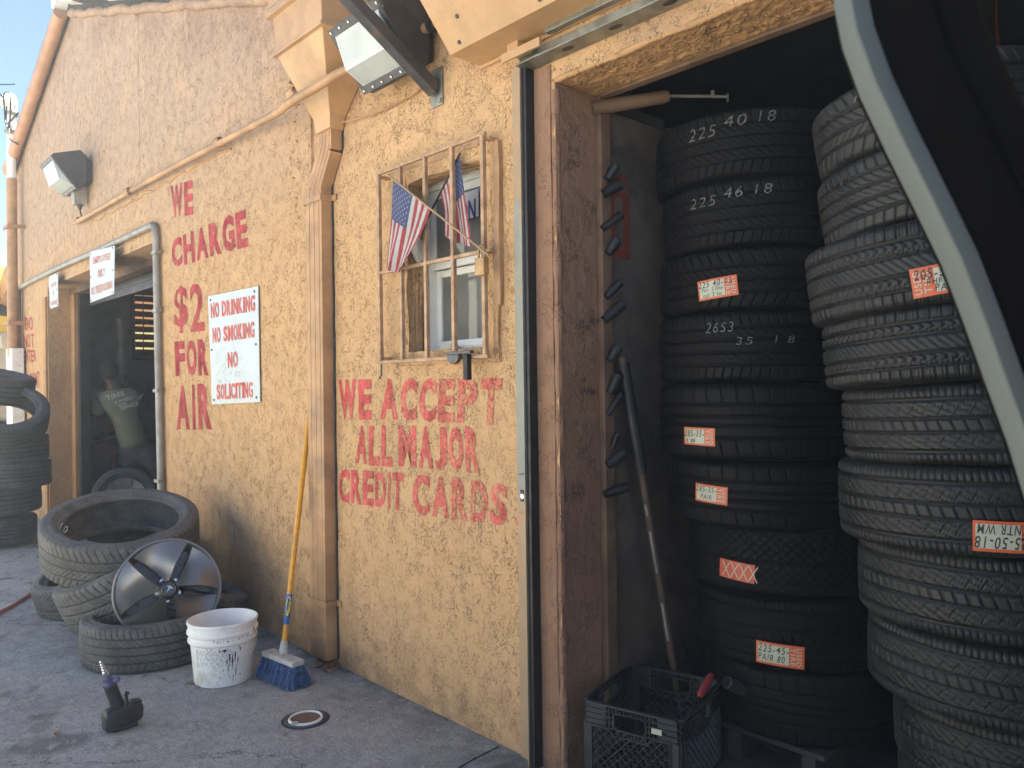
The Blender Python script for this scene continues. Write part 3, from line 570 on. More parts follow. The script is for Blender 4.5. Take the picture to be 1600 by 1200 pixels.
phrase('painted_words', 'red_paint', letters('CHARGE', (268,420), (389,384), (385,325), (266,375), .12, [.9,.95,1,1,1.05,.95]))
phrase('painted_words', 'red_paint', letters('$2', (271,522), (321,516), (319,441), (270,449)), bold=.022)
phrase('painted_words', 'red_paint', letters('FOR', (273,588), (327,587), (325,529), (271,534)))
phrase('painted_words', 'red_paint', letters('AIR', (274,671), (333,671), (329,598), (274,604)))
phrase('painted_words', 'faded_red_paint', letters('WE', (529,656), (582,655), (582,592), (526,594))+letters('ACCEPT', (592,655), (784,664), (787,590), (593,592), .12, [1,.95,.95,.95,1.15,1.2]))
phrase('painted_words', 'faded_red_paint', letters('ALL', (554,724), (614,730), (614,665), (556,664))+letters('MAJOR', (620,729), (752,739), (750,668), (620,665)))
phrase('painted_words', 'faded_red_paint', letters('CREDIT', (528,784), (630,798), (631,738), (528,733), .12)+letters('CARDS', (643,803), (793,824), (795,757), (643,739), .12)+[('.', [(805,823),(814,823),(814,808),(805,808)])], bold=.04)
phrase('painted_words', 'red_paint', letters('DO', (39,517), (52,517), (51,495), (38,496))+letters('NOT', (37,543), (54,543), (53,521), (36,523))+letters('ENTER', (36,567), (57,565), (56,546), (36,548)), bold=.02)
phrase('painted_words', 'red_paint', letters('EMPLOYMT', (30,607), (63,606), (62,581), (30,583)), bold=.015)

# ================================================================== SIGNS
def sign(label, quad, mat, lines, y0, tmat, bold=.03, seed=0, hole='dark_steel'):
    c = [onY(x, yy, y0) for x, yy in quad]
    t = thing('metal_sign', label, 'sign', tuple((c[0]+c[1])/2))
    mb = MB(); rnd = random.Random(seed); n = 10; vs = []
    for j2 in range(n+1):
        for i2 in range(n+1):
            u, v = i2/n, j2/n; p = (c[0]*(1-u)+c[1]*u)*(1-v)+(c[3]*(1-u)+c[2]*u)*v; vs.append(p+Vector((0, rnd.uniform(-.0012,.0012) if 0 < v < .7 else 0, 0)))
    fs = [(j2*(n+1)+i2, j2*(n+1)+i2+1, (j2+1)*(n+1)+i2+1, (j2+1)*(n+1)+i2) for j2 in range(n) for i2 in range(n)]
    k = len(vs); vs2 = vs+[v+Vector((0,.004,0)) for v in vs]; fs2 = fs+[tuple(x+k for x in f_[::-1]) for f_ in fs]
    per = [i for i in range(n+1)]+[(j2+1)*(n+1)-1 for j2 in range(1,n+1)]+[n*(n+1)+i for i in range(n-1,-1,-1)]+[j2*(n+1) for j2 in range(n-1,0,-1)]
    fs2 += [(per[i], per[i]+k, per[(i+1)%len(per)]+k, per[(i+1)%len(per)]) for i in range(len(per))]
    mb.add(vs2, fs2); mb.build('plate', mat, t, off=t.location)
    mb = MB()
    P = lambda u, v: (c[0]*(1-u)+c[1]*u)*(1-v)+(c[3]*(1-u)+c[2]*u)*v+Vector((0,-.0028,0))
    for s, u0, u1, v0, v1 in lines:
        mb = MB(); wt = [{'I':.5,'M':1.25,'W':1.3,' ':.55}.get(ch, 1) for ch in s]; tot = sum(wt); a_ = 0
        for ch, w_ in zip(s, wt):
            p0, p1 = u0+(u1-u0)*(a_+.08)/tot, u0+(u1-u0)*(a_+w_-.08)/tot; a_ += w_
            if ch != ' ': add_text(mb, ch, [P(p0,v0), P(p1,v0), P(p1,v1), P(p0,v1)], bold)
        mb.build('sign_text', tmat, t, off=t.location)
    mb = MB()
    for u, v in ((.06,.04),(.94,.04),(.06,.96),(.94,.96),(.05,.5),(.95,.5)): mb.lathe([(0,-.003),(.006,-.002),(.007,.001)], 8, 0, Matrix.Translation(P(u,v))@Matrix.Rotation(-PI/2,4,'X'))
    mb.build('screw', hole, t, off=t.location)
    return t, P
t, P = sign('white metal sign reading NO DRINKING NO SMOKING NO SOLICITING beside the painted $2', [(331,632),(406,628),(403,447),(325,463)], 'sign_white',
     [('NO DRINKING',.05,.95,.79,.93), ('NO SMOKING',.07,.93,.56,.70), ('NO',.38,.60,.32,.46), ('SOLICITING',.12,.88,.04,.18)], -.012, 'sign_red', .032, 1)
mb = MB()
for k in range(60):
    u, v = random.uniform(.04,.6), random.uniform(.2,.5); l = random.uniform(.01,.06); a = random.uniform(-1.2,1.2)
    p, q_ = P(u,v), P(u+l*math.cos(a), v+l*.7*math.sin(a)); n_ = (q_-p).cross(Vector((0,1,0))).normalized()*.0009; mb.add([p-n_, q_-n_, q_+n_, p+n_], [(0,1,2,3)])
o = mb.build('scuff_marks', 'grey_ink', t, off=t.location); o['kind'] = 'stuff'
sign('faded white sign reading EMPLOYEE ONLY NO TRESPASSING hung from the conduit over the garage bay', [(141,473),(178,459),(179,384),(140,394)], 'sign_white',
     [('EMPLOYEE',.14,.86,.74,.88), ('ONLY',.34,.64,.44,.60), ('NO TRESPASSING',.06,.95,.13,.29)], -.07, 'sign_faded_red', .03, 2)
sign('small faded white sign hung at the left corner of the garage bay lintel', [(78,483),(91,478),(90,426),(76,433)], 'sign_white',
     [('LEAVE',.2,.85,.64,.76), ('IT',.42,.6,.36,.52), ('RUNNING',.15,.9,.08,.22)], -.06, 'sign_faded_red', .03, 3)

# ================================================================== TYRES
def tyre_profile_drop(v, W):   # crown + shoulder
    a = abs(v)/(W/2)
    return .004*a*a + (0 if a < .80 else .026*(1-math.sqrt(max(0, 1-((a-.80)/.20)**2))))
def tread_mesh(name, R, W, pat, NT_=780, NV=58):
    th = np.linspace(0, 2*PI, NT_, endpoint=False); v = np.linspace(-W/2, W/2, NV)
    drop = np.array([tyre_profile_drop(x, W) for x in v]); U, V = np.meshgrid(th*R, v, indexing='ij')
    C_ = 2*PI*R
    def slit(coord, pitch, width):   # periodic groove mask
        n = max(1, round(C_/pitch)); p = C_/n; d = np.abs((coord/p+.5) % 1-.5)*p; return np.clip(1-(d/(width/2))**2, 0, 1)
    def ring(v0, wd): return (np.abs(V-v0) < wd/2).astype(float)
    hw = W/2; dep = np.zeros_like(U)
    def lat(v0, v1, pitch, wd, slope=0., curve=0., depth=1., ph=0.):
        m = (V > v0*hw) & (V < v1*hw); mid = (v0+v1)/2*hw
        return m*slit(U+slope*(V-mid)+curve*(V-mid)**2/hw+ph, pitch, wd)*depth
    if pat == 0:    # sparse slits, smooth ribs
        gr = [-.42,-.12,.14,.46]; L = [lat(.5,1,.052,.005,.15), lat(-1,-.48,.052,.005,.2), lat(-.1,.12,.06,.003,.8,0,.5), lat(.16,.42,.07,.0035,-.5,0,.5)]
    elif pat == 1:  # slanted sipes
        gr = [-.52,-.18,.18,.52]; L = [lat(.56,1,.030,.005,.25), lat(-1,-.56,.030,.005,-.25), lat(-.5,-.2,.030,.0045,1.3), lat(-.16,.16,.026,.004,1.6,0,.8), lat(.2,.5,.030,.0045,1.3)]
    elif pat == 2:  # blocky, stepped
        gr = [-.60,-.24,.22,.58]; L = [lat(.62,1,.027,.006,0), lat(.66,.95,.009,.0025,0,0,.5), lat(-1,-.64,.027,.006,0), lat(-.95,-.66,.009,.0025,0,0,.5), lat(-.58,-.26,.024,.007,-1.0,14), lat(.24,.56,.024,.007,-1.0,14), lat(-.22,.20,.022,.005,1.0,0,.7)]
    elif pat == 3:  # zigzag mid ribs, fine shoulder cuts
        gr = [-.66,-.62,-.17,.17,.62,.66]; L = [lat(.68,1,.0165,.0045,.1), lat(-1,-.68,.0165,.0045,.1), lat(-.15,.15,.030,.0055,.35), lat(-.6,-.18,.036,.005,1.9), lat(-.5,-.25,.036,.0035,-.7,0,.6,.012), lat(.18,.6,.036,.005,1.9), lat(.25,.5,.036,.0035,-.7,0,.6,.012)]
    elif pat == 4:  # worn touring tread, curved slashes
        gr = [-.45,-.05,.40]; L = [lat(.45,1,.036,.006,.5), lat(-1,-.5,.036,.006,-.5), lat(-.43,-.07,.03,.005,-1.2,0,.8), lat(-.03,.38,.03,.005,1.2,0,.8)]
    else:           # cross hatch
        gr = [0.]; L = [lat(-.95,.95,.034,.0055,1.1), lat(-.95,.95,.034,.0055,-1.1)]
    for g_ in gr: dep = np.maximum(dep, ring(g_*hw, .0085 if pat not in (3,) else .006))
    for l in L: dep = np.maximum(dep, l)
    rr = R-drop[None, :]-dep*.0075*np.clip(1-(np.abs(V)/hw)**14, .0, 1)
    X = rr*np.cos(th)[:, None]; Y = rr*np.sin(th)[:, None]
    co = np.stack([X, Y, V], -1).reshape(-1, 3)
    i = np.arange(NT_)[:, None]; j = np.arange(NV-1)[None, :]; i2 = (i+1) % NT_
    q = np.stack([i*NV+j, i2*NV+j, i2*NV+j+1, i*NV+j+1], -1).reshape(-1, 4)
    me = bpy.data.meshes.new(name); me.vertices.add(len(co)); me.vertices.foreach_set('co', co.ravel()); me.loops.add(q.size); me.loops.foreach_set('vertex_index', q.ravel())
    me.polygons.add(len(q)); me.polygons.foreach_set('loop_start', np.arange(0, q.size, 4)); me.update(calc_edges=True); ga = me.attributes.new('groove', 'FLOAT', 'POINT'); ga.data.foreach_set('value', np.clip(dep, 0, 1).astype(np.float32).ravel()); return me
def wall_mesh(name, R, W, rin, sgn):
    d = .030; h = W/2; prof = [(R-d, h), (R-d-.006, h+.0015), (R-d-.009, h+.0005), (R-d-.012, h+.002)]
    n = 9; r0 = R-d-.014; r1 = rin+.016
    for k in range(n+1):
        t = k/n; r = r0+(r1-r0)*t; prof.append((r, h+.002+.006*math.sin(PI*min(1, t*1.15))-.020*t*t+(.0012 if k in (4,7) else 0)))
    prof += [(rin+.012, h-.017), (rin+.009, h-.019), (rin+.004, h-.020), (rin, h-.026), (rin, h-.036), (rin+.006, h-.040)]
    # inner liner down to the middle
    prof += [(rin+.02, h-.030), (r0-.05*(r0-rin)-.006, h-.012), (R-.024, h-.03), (R-.017, 0)]
    mb = MB(); mb.lathe(prof if sgn > 0 else [(r, -z) for r, z in prof], 120)
    me = bpy.data.meshes.new(name); me.from_pydata(mb.v, [], mb.f); bm = bmesh.new(); bm.from_mesh(me); bmesh.ops.recalc_face_normals(bm, faces=bm.faces); bm.to_mesh(me); bm.free(); me.shade_smooth(); me.set_sharp_from_angle(angle=R_(50)); return me
_tm = {}
def tyre_meshes(R, W, pat, mat):
    key = (round(R, 2), round(W, 2), pat, mat)
    if key not in _tm:
        R2, W2 = key[0], key[1]; rin = R2-.105 if R2 > .335 else R2-.095
        ms = [tread_mesh('tread', R2, W2, pat), wall_mesh('sidewall', R2, W2, rin, 1), wall_mesh('sidewall', R2, W2, rin, -1)]
        for m in ms: m.materials.append(MATS[mat])
        _tm[key] = ms
    return _tm[key]
def tyre(label, loc, R=.33, W=.23, pat=1, mat='rubber_shaded', normal=(0,0,1), spin=0., group=None, sink=True):
    """loc = centre of the tyre; the Empty sits at the lower face"""
    nrm = Vector(normal).normalized(); base = Vector(loc)-nrm*(W/2)
    rot = nrm.to_track_quat('Z', 'Y').to_matrix() @ Matrix.Rotation(spin, 3, 'Z') if nrm.z < .9999 else Matrix.Rotation(spin, 3, 'Z')
    t = thing('tyre', label, 'tyre', tuple(base), rot.to_euler(), group)
    for nme, me in zip(('tread', 'sidewall', 'sidewall'), tyre_meshes(R, W, pat, mat)):
        o = bpy.data.objects.new(nme, me); C.objects.link(o); o.parent = t; o.location = (0, 0, W/2)
        o.scale = (1, 1, W/round(W, 2)) if abs(W-round(W, 2)) > 1e-6 else (1, 1, 1)
    bpy.context.view_layer.update(); t['_r'] = R; t['_w'] = W; return t
def local_angle(t, px, py):
    """where the sight line through a pixel meets the tread cylinder: (theta, height) in the tyre's own frame"""
    Mi = t.matrix_world.inverted(); o_ = Mi@CAM; d = (Mi.to_3x3()@ray(px, py)); R = t['_r']
    a = d.x**2+d.y**2; b = 2*(o_.x*d.x+o_.y*d.y); c = o_.x**2+o_.y**2-R*R; D = b*b-4*a*c
    if D < 0: return -PI/2, t['_w']/2
    k = (-b-math.sqrt(D))/(2*a); p = o_+d*k; return math.atan2(p.y, p.x), p.z
class Wrap:   # sheet wrapped on a tread: u along the circumference, v up; both in metres from its centre
    def __init__(s, t, px, py, roll=0): s.t = t; s.th, s.z = local_angle(t, px, py); s.R = t['_r']-.002; s.roll = roll; s.mb = MB()
    def P(s, u, v, h):
        u, v = u*math.cos(s.roll)-v*math.sin(s.roll), u*math.sin(s.roll)+v*math.cos(s.roll)
        a = s.th+u/s.R; z = s.z+v; r = s.R-tyre_profile_drop(z-s.t['_w']/2, s.t['_w'])+.003+h; return Vector((r*math.cos(a), r*math.sin(a), z))
    def rect(s, u0, u1, v0, v1, h, m, n=8):
        for k in range(n):
            a, b = u0+(u1-u0)*k/n, u0+(u1-u0)*(k+1)/n; s.mb.add([s.P(a,v0,h), s.P(b,v0,h), s.P(b,v1,h), s.P(a,v1,h)], [(0,1,2,3)], m)
    def text(s, tx, u0, u1, v0, v1, h, m, bold=.0, rot=0, slant=0., jit=0.):
        vs, fs = text_geo(tx, bold, 1.2); out = []
        for a, b in vs:
            if rot == 0: u, v = u0+(u1-u0)*a+slant*(v1-v0)*b, v0+(v1-v0)*b+jit*math.sin(a*23)*(v1-v0)
            elif rot == -90: u, v = u0+(u1-u0)*b, v1-(v1-v0)*a      # reads downwards
            else: u, v = u1-(u1-u0)*b, v0+(v1-v0)*a
            out.append(s.P(u, v, h))
        s.mb.add(out, fs, m)
def sticker(t, px, py, lines, roll=0, scale=1., flip=False, crossed=False, left=False):
    w_ = Wrap(t, px, py, roll+(PI if flip else 0)); a, b = .068*scale, .033*scale
    fm = 1 if crossed else 0
    w_.rect(-a, a, -b, b, 0, fm)
    x0, x1 = (-a+.006, a*.38) if not left else (-a*.32, a-.006)
    if not crossed: w_.rect(x0, x1, -b*.80, b*.80, .0005, 2)
    tx0 = a*.44 if not left else -a*.93; rr = -90 if not left else 90
    w_.text('USED', tx0+a*.25*(0 if left else 1), tx0+a*(.45 if not left else .22), -b*.8, b*.8, .0009, 2 if not crossed else 0, .01, rr); w_.text('TIRE', tx0+a*(.28 if left else .0), tx0+a*(.5 if left else .2), -b*.8, b*.8, .0009, 2 if not crossed else 0, .01, rr)
    for i, (s_, u0, u1, v0, v1) in enumerate(lines): w_.text(s_, u0*a, u1*a, v0*b, v1*b, .0013, 3, .006, 0, .12, .03)
    if crossed:
        for k in range(4):
            for sg in (1,-1):
                u = -a*.8+k*a*.5; p0, p1 = (u, -b*.85*sg), (u+a*.45, b*.85*sg); n_ = .0018
                w_.mb.add([w_.P(p0[0]-n_,p0[1],.0018+.0003*sg), w_.P(p0[0]+n_,p0[1],.0018+.0003*sg), w_.P(p1[0]+n_,p1[1],.0018+.0003*sg), w_.P(p1[0]-n_,p1[1],.0018+.0003*sg)], [(0,1,2,3)], 2)
    o = w_.mb.build('price_sticker', ['sticker_orange', 'sticker_red', 'sticker_white', 'black_ink'], t)
def chalk(t, px, py, items, roll=0):
    for s_, u0, u1, v0, v1 in items:
        w_ = Wrap(t, px, py, roll); w_.text(s_, u0, u1, v0, v1, .0004, 0, -.010, 0, .2, .05)
        w_.mb.build('chalk_marking', 'chalk', t)
def cam_n(tilt_to_cam, roll_right_up, at=None):   # axis tilted towards the camera and rolled
    g_ = (ray(*at) if at else cc); back = Vector((-g_.x, -g_.y, 0)).normalized(); n_ = Vector((0,0,1))*math.cos(tilt_to_cam)+back*math.sin(tilt_to_cam)
    return Matrix.Rotation(roll_right_up, 3, -back)@n_
rv = Vector((ca.x, ca.y, 0)).normalized()
# --- stack A (deeper in the storeroom): from the top down
zA = [2.20,1.974,1.748,1.542,1.306,1.049,.828,.604,.362,.125]; shA = [0,.02,.01,.005,0,.03,.10,.13,.155]
labA = ['worn black tyre chalked 225 40 18, topmost of the dark stack by the partition', 'black tyre chalked 225 40 18, second from the top of the dark stack',
 'tyre with an orange and white sticker reading 225, third in the dark stack', 'tyre with faint chalk 2653 35 on its tread, mid height in the dark stack',
 'wide tyre with a 285-35 sticker near its left side, fifth in the dark stack', 'wide tyre with a 285-35 pair sticker, sixth in the dark stack',
 'tyre with a sticker crossed out in diamonds in the dark stack', 'tyre with a 225-45 sticker lit low in the dark stack above the bottom one', 'plain dark tyre at the bottom of the dark stack behind the milk crate']
patA = [1,1,4,1,0,0,5,3,0]; SA = []
for k in range(9):
    W_ = zA[k]-zA[k+1]-.006; c = Vector((.533,.66,0))+rv*shA[k]; zc = (zA[k]+zA[k+1])/2
    Wr = W_
    SA.append(tyre(labA[k], (c.x, c.y, zc), .33, Wr, patA[k], 'rubber_shaded', (random.uniform(-.015,.015), random.uniform(-.015,.015), 1), random.uniform(0,6), 'tyres in the dark stack by the partition'))
chalk(SA[0], 1130, 197, [('225',-.125,-.03,-.028,.012), ('40',.0,.07,-.005,.03), ('18',.11,.16,.0,.035)])
chalk(SA[1], 1130, 308, [('225',-.125,-.03,-.022,.012), ('46',.0,.06,-.005,.028), ('18',.10,.15,-.002,.03)])
sticker(SA[2], 1120, 450, [('225 40-15',-.95,.75,.22,.86), ('Pair  2 Day',-.8,.3,-.28,.18), ('cut 3 to',-.75,.2,-.75,-.35)], .09)
chalk(SA[3], 1120, 512, [('2653',-.04,.05,-.016,.016)]); chalk(SA[3], 1180, 532, [('35',-.06,-.01,-.012,.012), ('1 8',.06,.12,-.010,.014)])
sticker(SA[4], 1091, 682, [('285-35-',-.92,.36,-.05,.72), ('18',-.8,-.2,-.72,-.3)], -.02, .9)
sticker(SA[5], 1110, 772, [('285-35-',-.92,.36,.15,.78), ('PAIR',-.6,.1,-.65,-.1)], -.04, .9)
sticker(SA[6], 1150, 892, [], -.07, .93, crossed=True)
sticker(SA[7], 1218, 1024, [('225-45-',-.9,.36,.1,.78), ('PAIR 80',-.9,.2,-.68,-.05)], -.05, 1.1)
# --- stack B (nearer, right)
zB = [2.125,1.93,1.72,1.497,1.297,1.085,.858,.633,.42,.21,.004]; shB = [.02,.045,.0,.045,.10,.085,.14,.165,.24,.25]
labB = ['tyre with a chalk tick, topmost of the near right stack', 'tyre with a small chalk cross, second from the top of the near right stack', 'blocky tyre jutting left with a 205-55 sticker, third in the near right stack',
 'blocky tyre without a sticker under the 205-55 one in the near right stack', 'zigzag tread tyre, fifth from the top of the near right stack', 'zigzag tread tyre with an upside-down sticker in the near right stack',
 'zigzag tread tyre just under the upside-down sticker in the near right stack', 'zigzag tread tyre at crate height in the near right stack', 'tyre set back to the right at the lower right corner of the picture', 'lowest tyre of the near right stack on the floor']
patB = [4,1,2,2,3,3,3,3,3,0]; RB = [.305,.325,.34,.34,.34,.34,.34,.34,.34,.34]; SB = []
for k in range(10):
    W_ = zB[k]-zB[k+1]-.006; c = Vector((1.20,.50,0))+rv*(shB[k]+(RB[k]-.335)); zc = (zB[k]+zB[k+1])/2
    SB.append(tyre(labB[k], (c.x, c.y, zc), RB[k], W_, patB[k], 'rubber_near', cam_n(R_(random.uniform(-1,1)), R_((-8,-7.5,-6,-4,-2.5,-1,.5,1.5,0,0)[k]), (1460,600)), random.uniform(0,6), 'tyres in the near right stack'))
chalk(SB[0], 1342, 143, [('/',-.02,.0,-.02,.02), ('-',-.01,.03,-.004,.004)]); chalk(SB[1], 1313, 280, [('+',-.015,.015,-.02,.02)])
sticker(SB[2], 1478, 434, [('205-55-',-.9,.3,.15,.86), ('RHR',-.55,-.1,-.25,.12), ('PAIR $80',-.35,.85,-.85,-.28)], .03, 1.12, left=True)
sticker(SB[5], 1578, 840, [('25-50-18',-.5,.92,.0,.78), ('XNTR WM',-.55,.85,-.8,-.15)], -.03, 1.15, flip=True, left=True)
q = MB()
for k in range(5): q.box((.23,.50+k*.13,.10),(.86,.60+k*.13,.119))
for k in range(3): q.box((.24+k*.27,.50,.007),(.29+k*.27,1.12,.0995))
tag(q.build('pallet', 'interior_dark', bevel=.003), 'low dark wooden pallet under the dark tyre stack', 'pallet')
# --- exterior pile beside the wall
G_ = 'used tyres piled against the wall by the bucket'
tyre('tyre lying flat beside the white bucket with the wheel in its hole', (-2.08,-.575,.107), .32, .21, 1, 'rubber_dust_veil', (0,0,1), 1.0, G_)
p = atD(190,806,4.2); n_ = cam_n(R_(17), R_(-1), (190,806)); T3 = tyre('large tyre on top of the pile, its open hole facing the camera', tuple(p-n_*.12), .385, .24, 4, 'rubber_dust_veil', n_, .5, G_)
chalk(T3, 88, 828, [('10',-.02,.03,-.02,.02)], -.3)
n_ = cam_n(R_(0), R_(-23), (198,905)); tyre('ribbed tyre leaning under the top tyre, tread slanting down to the left', tuple(atD(203,903,4.14)), .35, .235, 4, 'rubber_dust_veil', n_, 2.0, G_)
n_ = cam_n(R_(5), R_(-16), (150,912)); tyre('cross-hatched tyre at the far left of the pile, half hidden', tuple(atD(150,912,4.75)), .33, .25, 5, 'rubber_dust_veil', n_, .3, G_)
tyre('tyre glimpsed through the hole of the top tyre', tuple(atD(197,858,4.75)), .31, .20, 1, 'rubber_dust_veil', cam_n(R_(6), R_(3), (197,868)), .3, G_)
tyre('tyre leaning at the wall behind the five-spoke wheel, only its edge seen', (-2.23,-.36,.20), .32, .20, 0, 'rubber_dust_veil', cam_n(R_(-3), R_(20), (289,930)), .3, G_)
# --- far left stack
G2 = 'tyres in the far left stack'
zS = [.03,.30,.53,.745,.97]; cS = [-14,-6,10,7]
labS = ['lowest tyre of the far left stack', 'second tyre from the ground in the far left stack', 'third tyre from the ground, jutting right in the far left stack', 'fourth tyre from the ground under the leaning one in the far left stack']
for k in range(4):
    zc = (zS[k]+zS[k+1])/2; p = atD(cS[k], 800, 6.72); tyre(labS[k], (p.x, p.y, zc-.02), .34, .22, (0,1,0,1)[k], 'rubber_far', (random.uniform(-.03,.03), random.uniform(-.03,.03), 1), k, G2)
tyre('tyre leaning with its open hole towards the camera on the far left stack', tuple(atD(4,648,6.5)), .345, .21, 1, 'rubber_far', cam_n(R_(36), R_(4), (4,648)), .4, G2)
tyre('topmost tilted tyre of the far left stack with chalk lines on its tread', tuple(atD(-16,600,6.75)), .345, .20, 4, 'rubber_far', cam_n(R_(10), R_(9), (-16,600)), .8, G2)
for t in [o for o in bpy.data.objects if '_r' in o.keys()]: del t['_r']; del t['_w']

# ================================================================== WHEEL with five wedge spokes
cW = atD(263,921,3.80); nW = cam_n(R_(76), 0, (263,921)); nW = Matrix.Rotation(R_(4), 3, 'Z')@nW
rotW = nW.to_track_quat('Z', 'Y').to_matrix()
upW = rotW.inverted()@Vector((0,0,1)); a0 = math.atan2(upW.y, upW.x)
wt = thing('alloy_wheel', 'dark grey five-spoke alloy wheel leaning in the flat tyre beside the bucket', 'wheel', tuple(cW-Vector((0,0,0))), rotW.to_euler())
q = MB(); q.lathe([(.243,.0),(.246,-.004),(.243,-.012),(.232,-.02),(.226,-.06),(.205,-.085),(.205,-.15),(.232,-.175),(.244,-.18),(.244,-.188),(.226,-.186),(.198,-.155),(.198,-.08),(.219,-.055),(.226,-.015),(.236,.0)], 72, closed=True); q.build('rim', 'alloy', wt, smooth=50)
q = MB(); q.lathe([(0,-.07),(.2,-.075),(.2,-.08),(0,-.08)], 40); q.build('brake_cover', 'alloy_dark', wt, smooth=40)
for k in range(5):
    A = a0+R_(13)+k*2*PI/5; q = MB(); n = 12
    pol = lambda r, a, z: Vector((r*math.cos(A+a), r*math.sin(A+a), z))
    # main face: from ridge line (a=-22deg) sweeping to the trailing edge (a=+24deg)
    rows = []
    for i in range(n+1):
        t_ = i/n; row = []
        for j2 in range(9):
            s_ = j2/8; r = .040+.199*s_; wdt = R_(11)+R_(22)*s_**.6
            a = R_(-6)+(-wdt*.95+2*wdt*t_)
            ridge = .040*math.sin(PI*min(1, s_*1.05+.05))**.8*(1-t_)**1.2
            z = .006+ridge-.034*t_*math.sin(PI*s_*.9)-.006*s_ + (0 if s_ < .98 else -.002)
            row.append(pol(r, a, z))
        rows.append(row)
    vs = [v for r_ in rows for v in r_]; q.add(vs, [(i*9+j2, (i+1)*9+j2, (i+1)*9+j2+1, i*9+j2+1) for i in range(n) for j2 in range(8)])
    # flank dropping behind the ridge edge and behind the trailing edge
    for side, dz, da in ((0, -.055, R_(-5)), (n, -.045, R_(3))):
        e = rows[side]; lo = [Vector((v.x, v.y, 0)) for v in e]; lo2 = []
        for j2, v in enumerate(e):
            r = math.hypot(v.x, v.y); a = math.atan2(v.y, v.x)+da*(1-.6*(j2/8)); lo2.append(Vector((r*math.cos(a), r*math.sin(a), dz*(.4+.6*math.sin(PI*min(1,.15+j2/9))))))
        q.add(e+lo2, [(j2, j2+1, 9+j2+1, 9+j2) if side else (j2, 9+j2, 9+j2+1, j2+1) for j2 in range(8)])
    q.build('spoke', 'alloy', wt, smooth=35)
q = MB(); q.lathe([(0,.014),(.026,.014),(.030,.010),(.034,-.002),(.05,-.012),(.056,-.05),(.0,-.05)], 36); q.build('centre_cap', 'alloy_dark', wt, smooth=40)
q = MB(); q.lathe([(.029,.0125),(.031,.014),(.033,.0125)], 30); q.build('cap_ring', 'alloy', wt, smooth=40)
q = MB()
eR = Matrix.Rotation(a0-PI/2+R_(-35), 4, 'Z')
def pt2(x, y): return eR@Vector((x, y, .0155))
q.add([pt2(-.017,.013),pt2(-.008,.0165),pt2(0,.0175),pt2(.008,.0165),pt2(.017,.013),pt2(.0145,.0085),pt2(.006,.011),pt2(.0035,.0),pt2(0,-.018),pt2(-.0035,.0),pt2(-.006,.011),pt2(-.0145,.0085)], [tuple(range(12))])
q.build('emblem', 'chrome', wt)
for k in range(5):
    a = a0+R_(31)+k*2*PI/5; q = MB(); q.lathe([(0,-.018),(.010,-.018),(.012,-.022),(.012,-.05)], 12, 0, Matrix.Translation((.052*math.cos(a), .052*math.sin(a), 0))); q.build('lug_nut', 'chrome', wt, smooth=40)

# ================================================================== BUCKET
bp = onZ(349,1060); bk = thing('bucket', 'white plastic bucket with ribs, printed label and black drips standing by the tyres', 'bucket', (bp.x,bp.y,0), (0,0,0))
def rb_(z): return .121+.026*z/.275
q = MB(); q.lathe([(0,.002),(rb_(0),.002),(rb_(.0)+.002,.008),(rb_(.18),.18),(rb_(.18)+.006,.183),(rb_(.2)+.009,.189),(rb_(.2)+.009,.197),(rb_(.2)+.001,.201),(rb_(.215),.215),(rb_(.215)+.007,.219),(rb_(.23)+.010,.225),(rb_(.23)+.010,.233),(rb_(.24)+.002,.238),(rb_(.265)+.002,.262),(rb_(.27)+.006,.266),(rb_(.27)+.006,.274),(rb_(.27)+.001,.277),(rb_(.27)-.003,.272),(rb_(.2)-.003,.2),(rb_(0)-.003,.01),(0,.01)], 72)
q.build('shell', 'bucket_white', bk, smooth=35)
tc = math.atan2(CAM.y-bp.y, CAM.x-bp.x)
def BP(u, z, h=.0008): a = tc+u; r = rb_(z)+h; return Vector((r*math.cos(a), r*math.sin(a), z))
q = MB(); rr = random.Random(5)
for k in range(26):
    z = .165-k*.0058; 
    if 12 < k < 18: continue
    u = -.95
    while u < .25:
        l = rr.uniform(.05,.18); q.add([BP(u,z), BP(u+l,z), BP(u+l,z+.0022), BP(u,z+.0022)], [(0,1,2,3)]); u += l+rr.uniform(.03,.09)
for u0, u1, z0, z1 in ((-.9,-.35,.03,.062),(-.25,.0,.035,.06)):
    q.add([BP(u0,z0),BP((u0+u1)/2,z0),BP(u1,z0),BP(u1,z1),BP((u0+u1)/2,z1),BP(u0,z1)], [(0,1,4,5),(1,2,3,4)])
q.build('label_print', 'grey_ink', bk)
q = MB()
add_text(q, 'COATING', [BP(-.9,.150), BP(-.45,.150), BP(-.45,.168), BP(-.9,.168)], .01); q.build('label_heading', 'sign_faded_red', bk)
q = MB()
for u in np.linspace(.06,.2,9): q.add([BP(u,.03), BP(u+.008,.03), BP(u+.008,.058), BP(u,.058)], [(0,1,2,3)])
def blob(u, z0, l, w_):
    vs = []; n = 7
    for i in range(n+1):
        t_ = i/n; ww = w_*(.25+.75*math.sin(PI*min(1, t_*1.1+.1)))*rr.uniform(.6,1.2); vs += [BP(u-ww/2+rr.uniform(-.01,.01), z0-l*t_, .0012), BP(u+ww/2, z0-l*t_, .0012)]
    q.add(vs, [(2*i, 2*i+1, 2*i+3, 2*i+2) for i in range(n)])
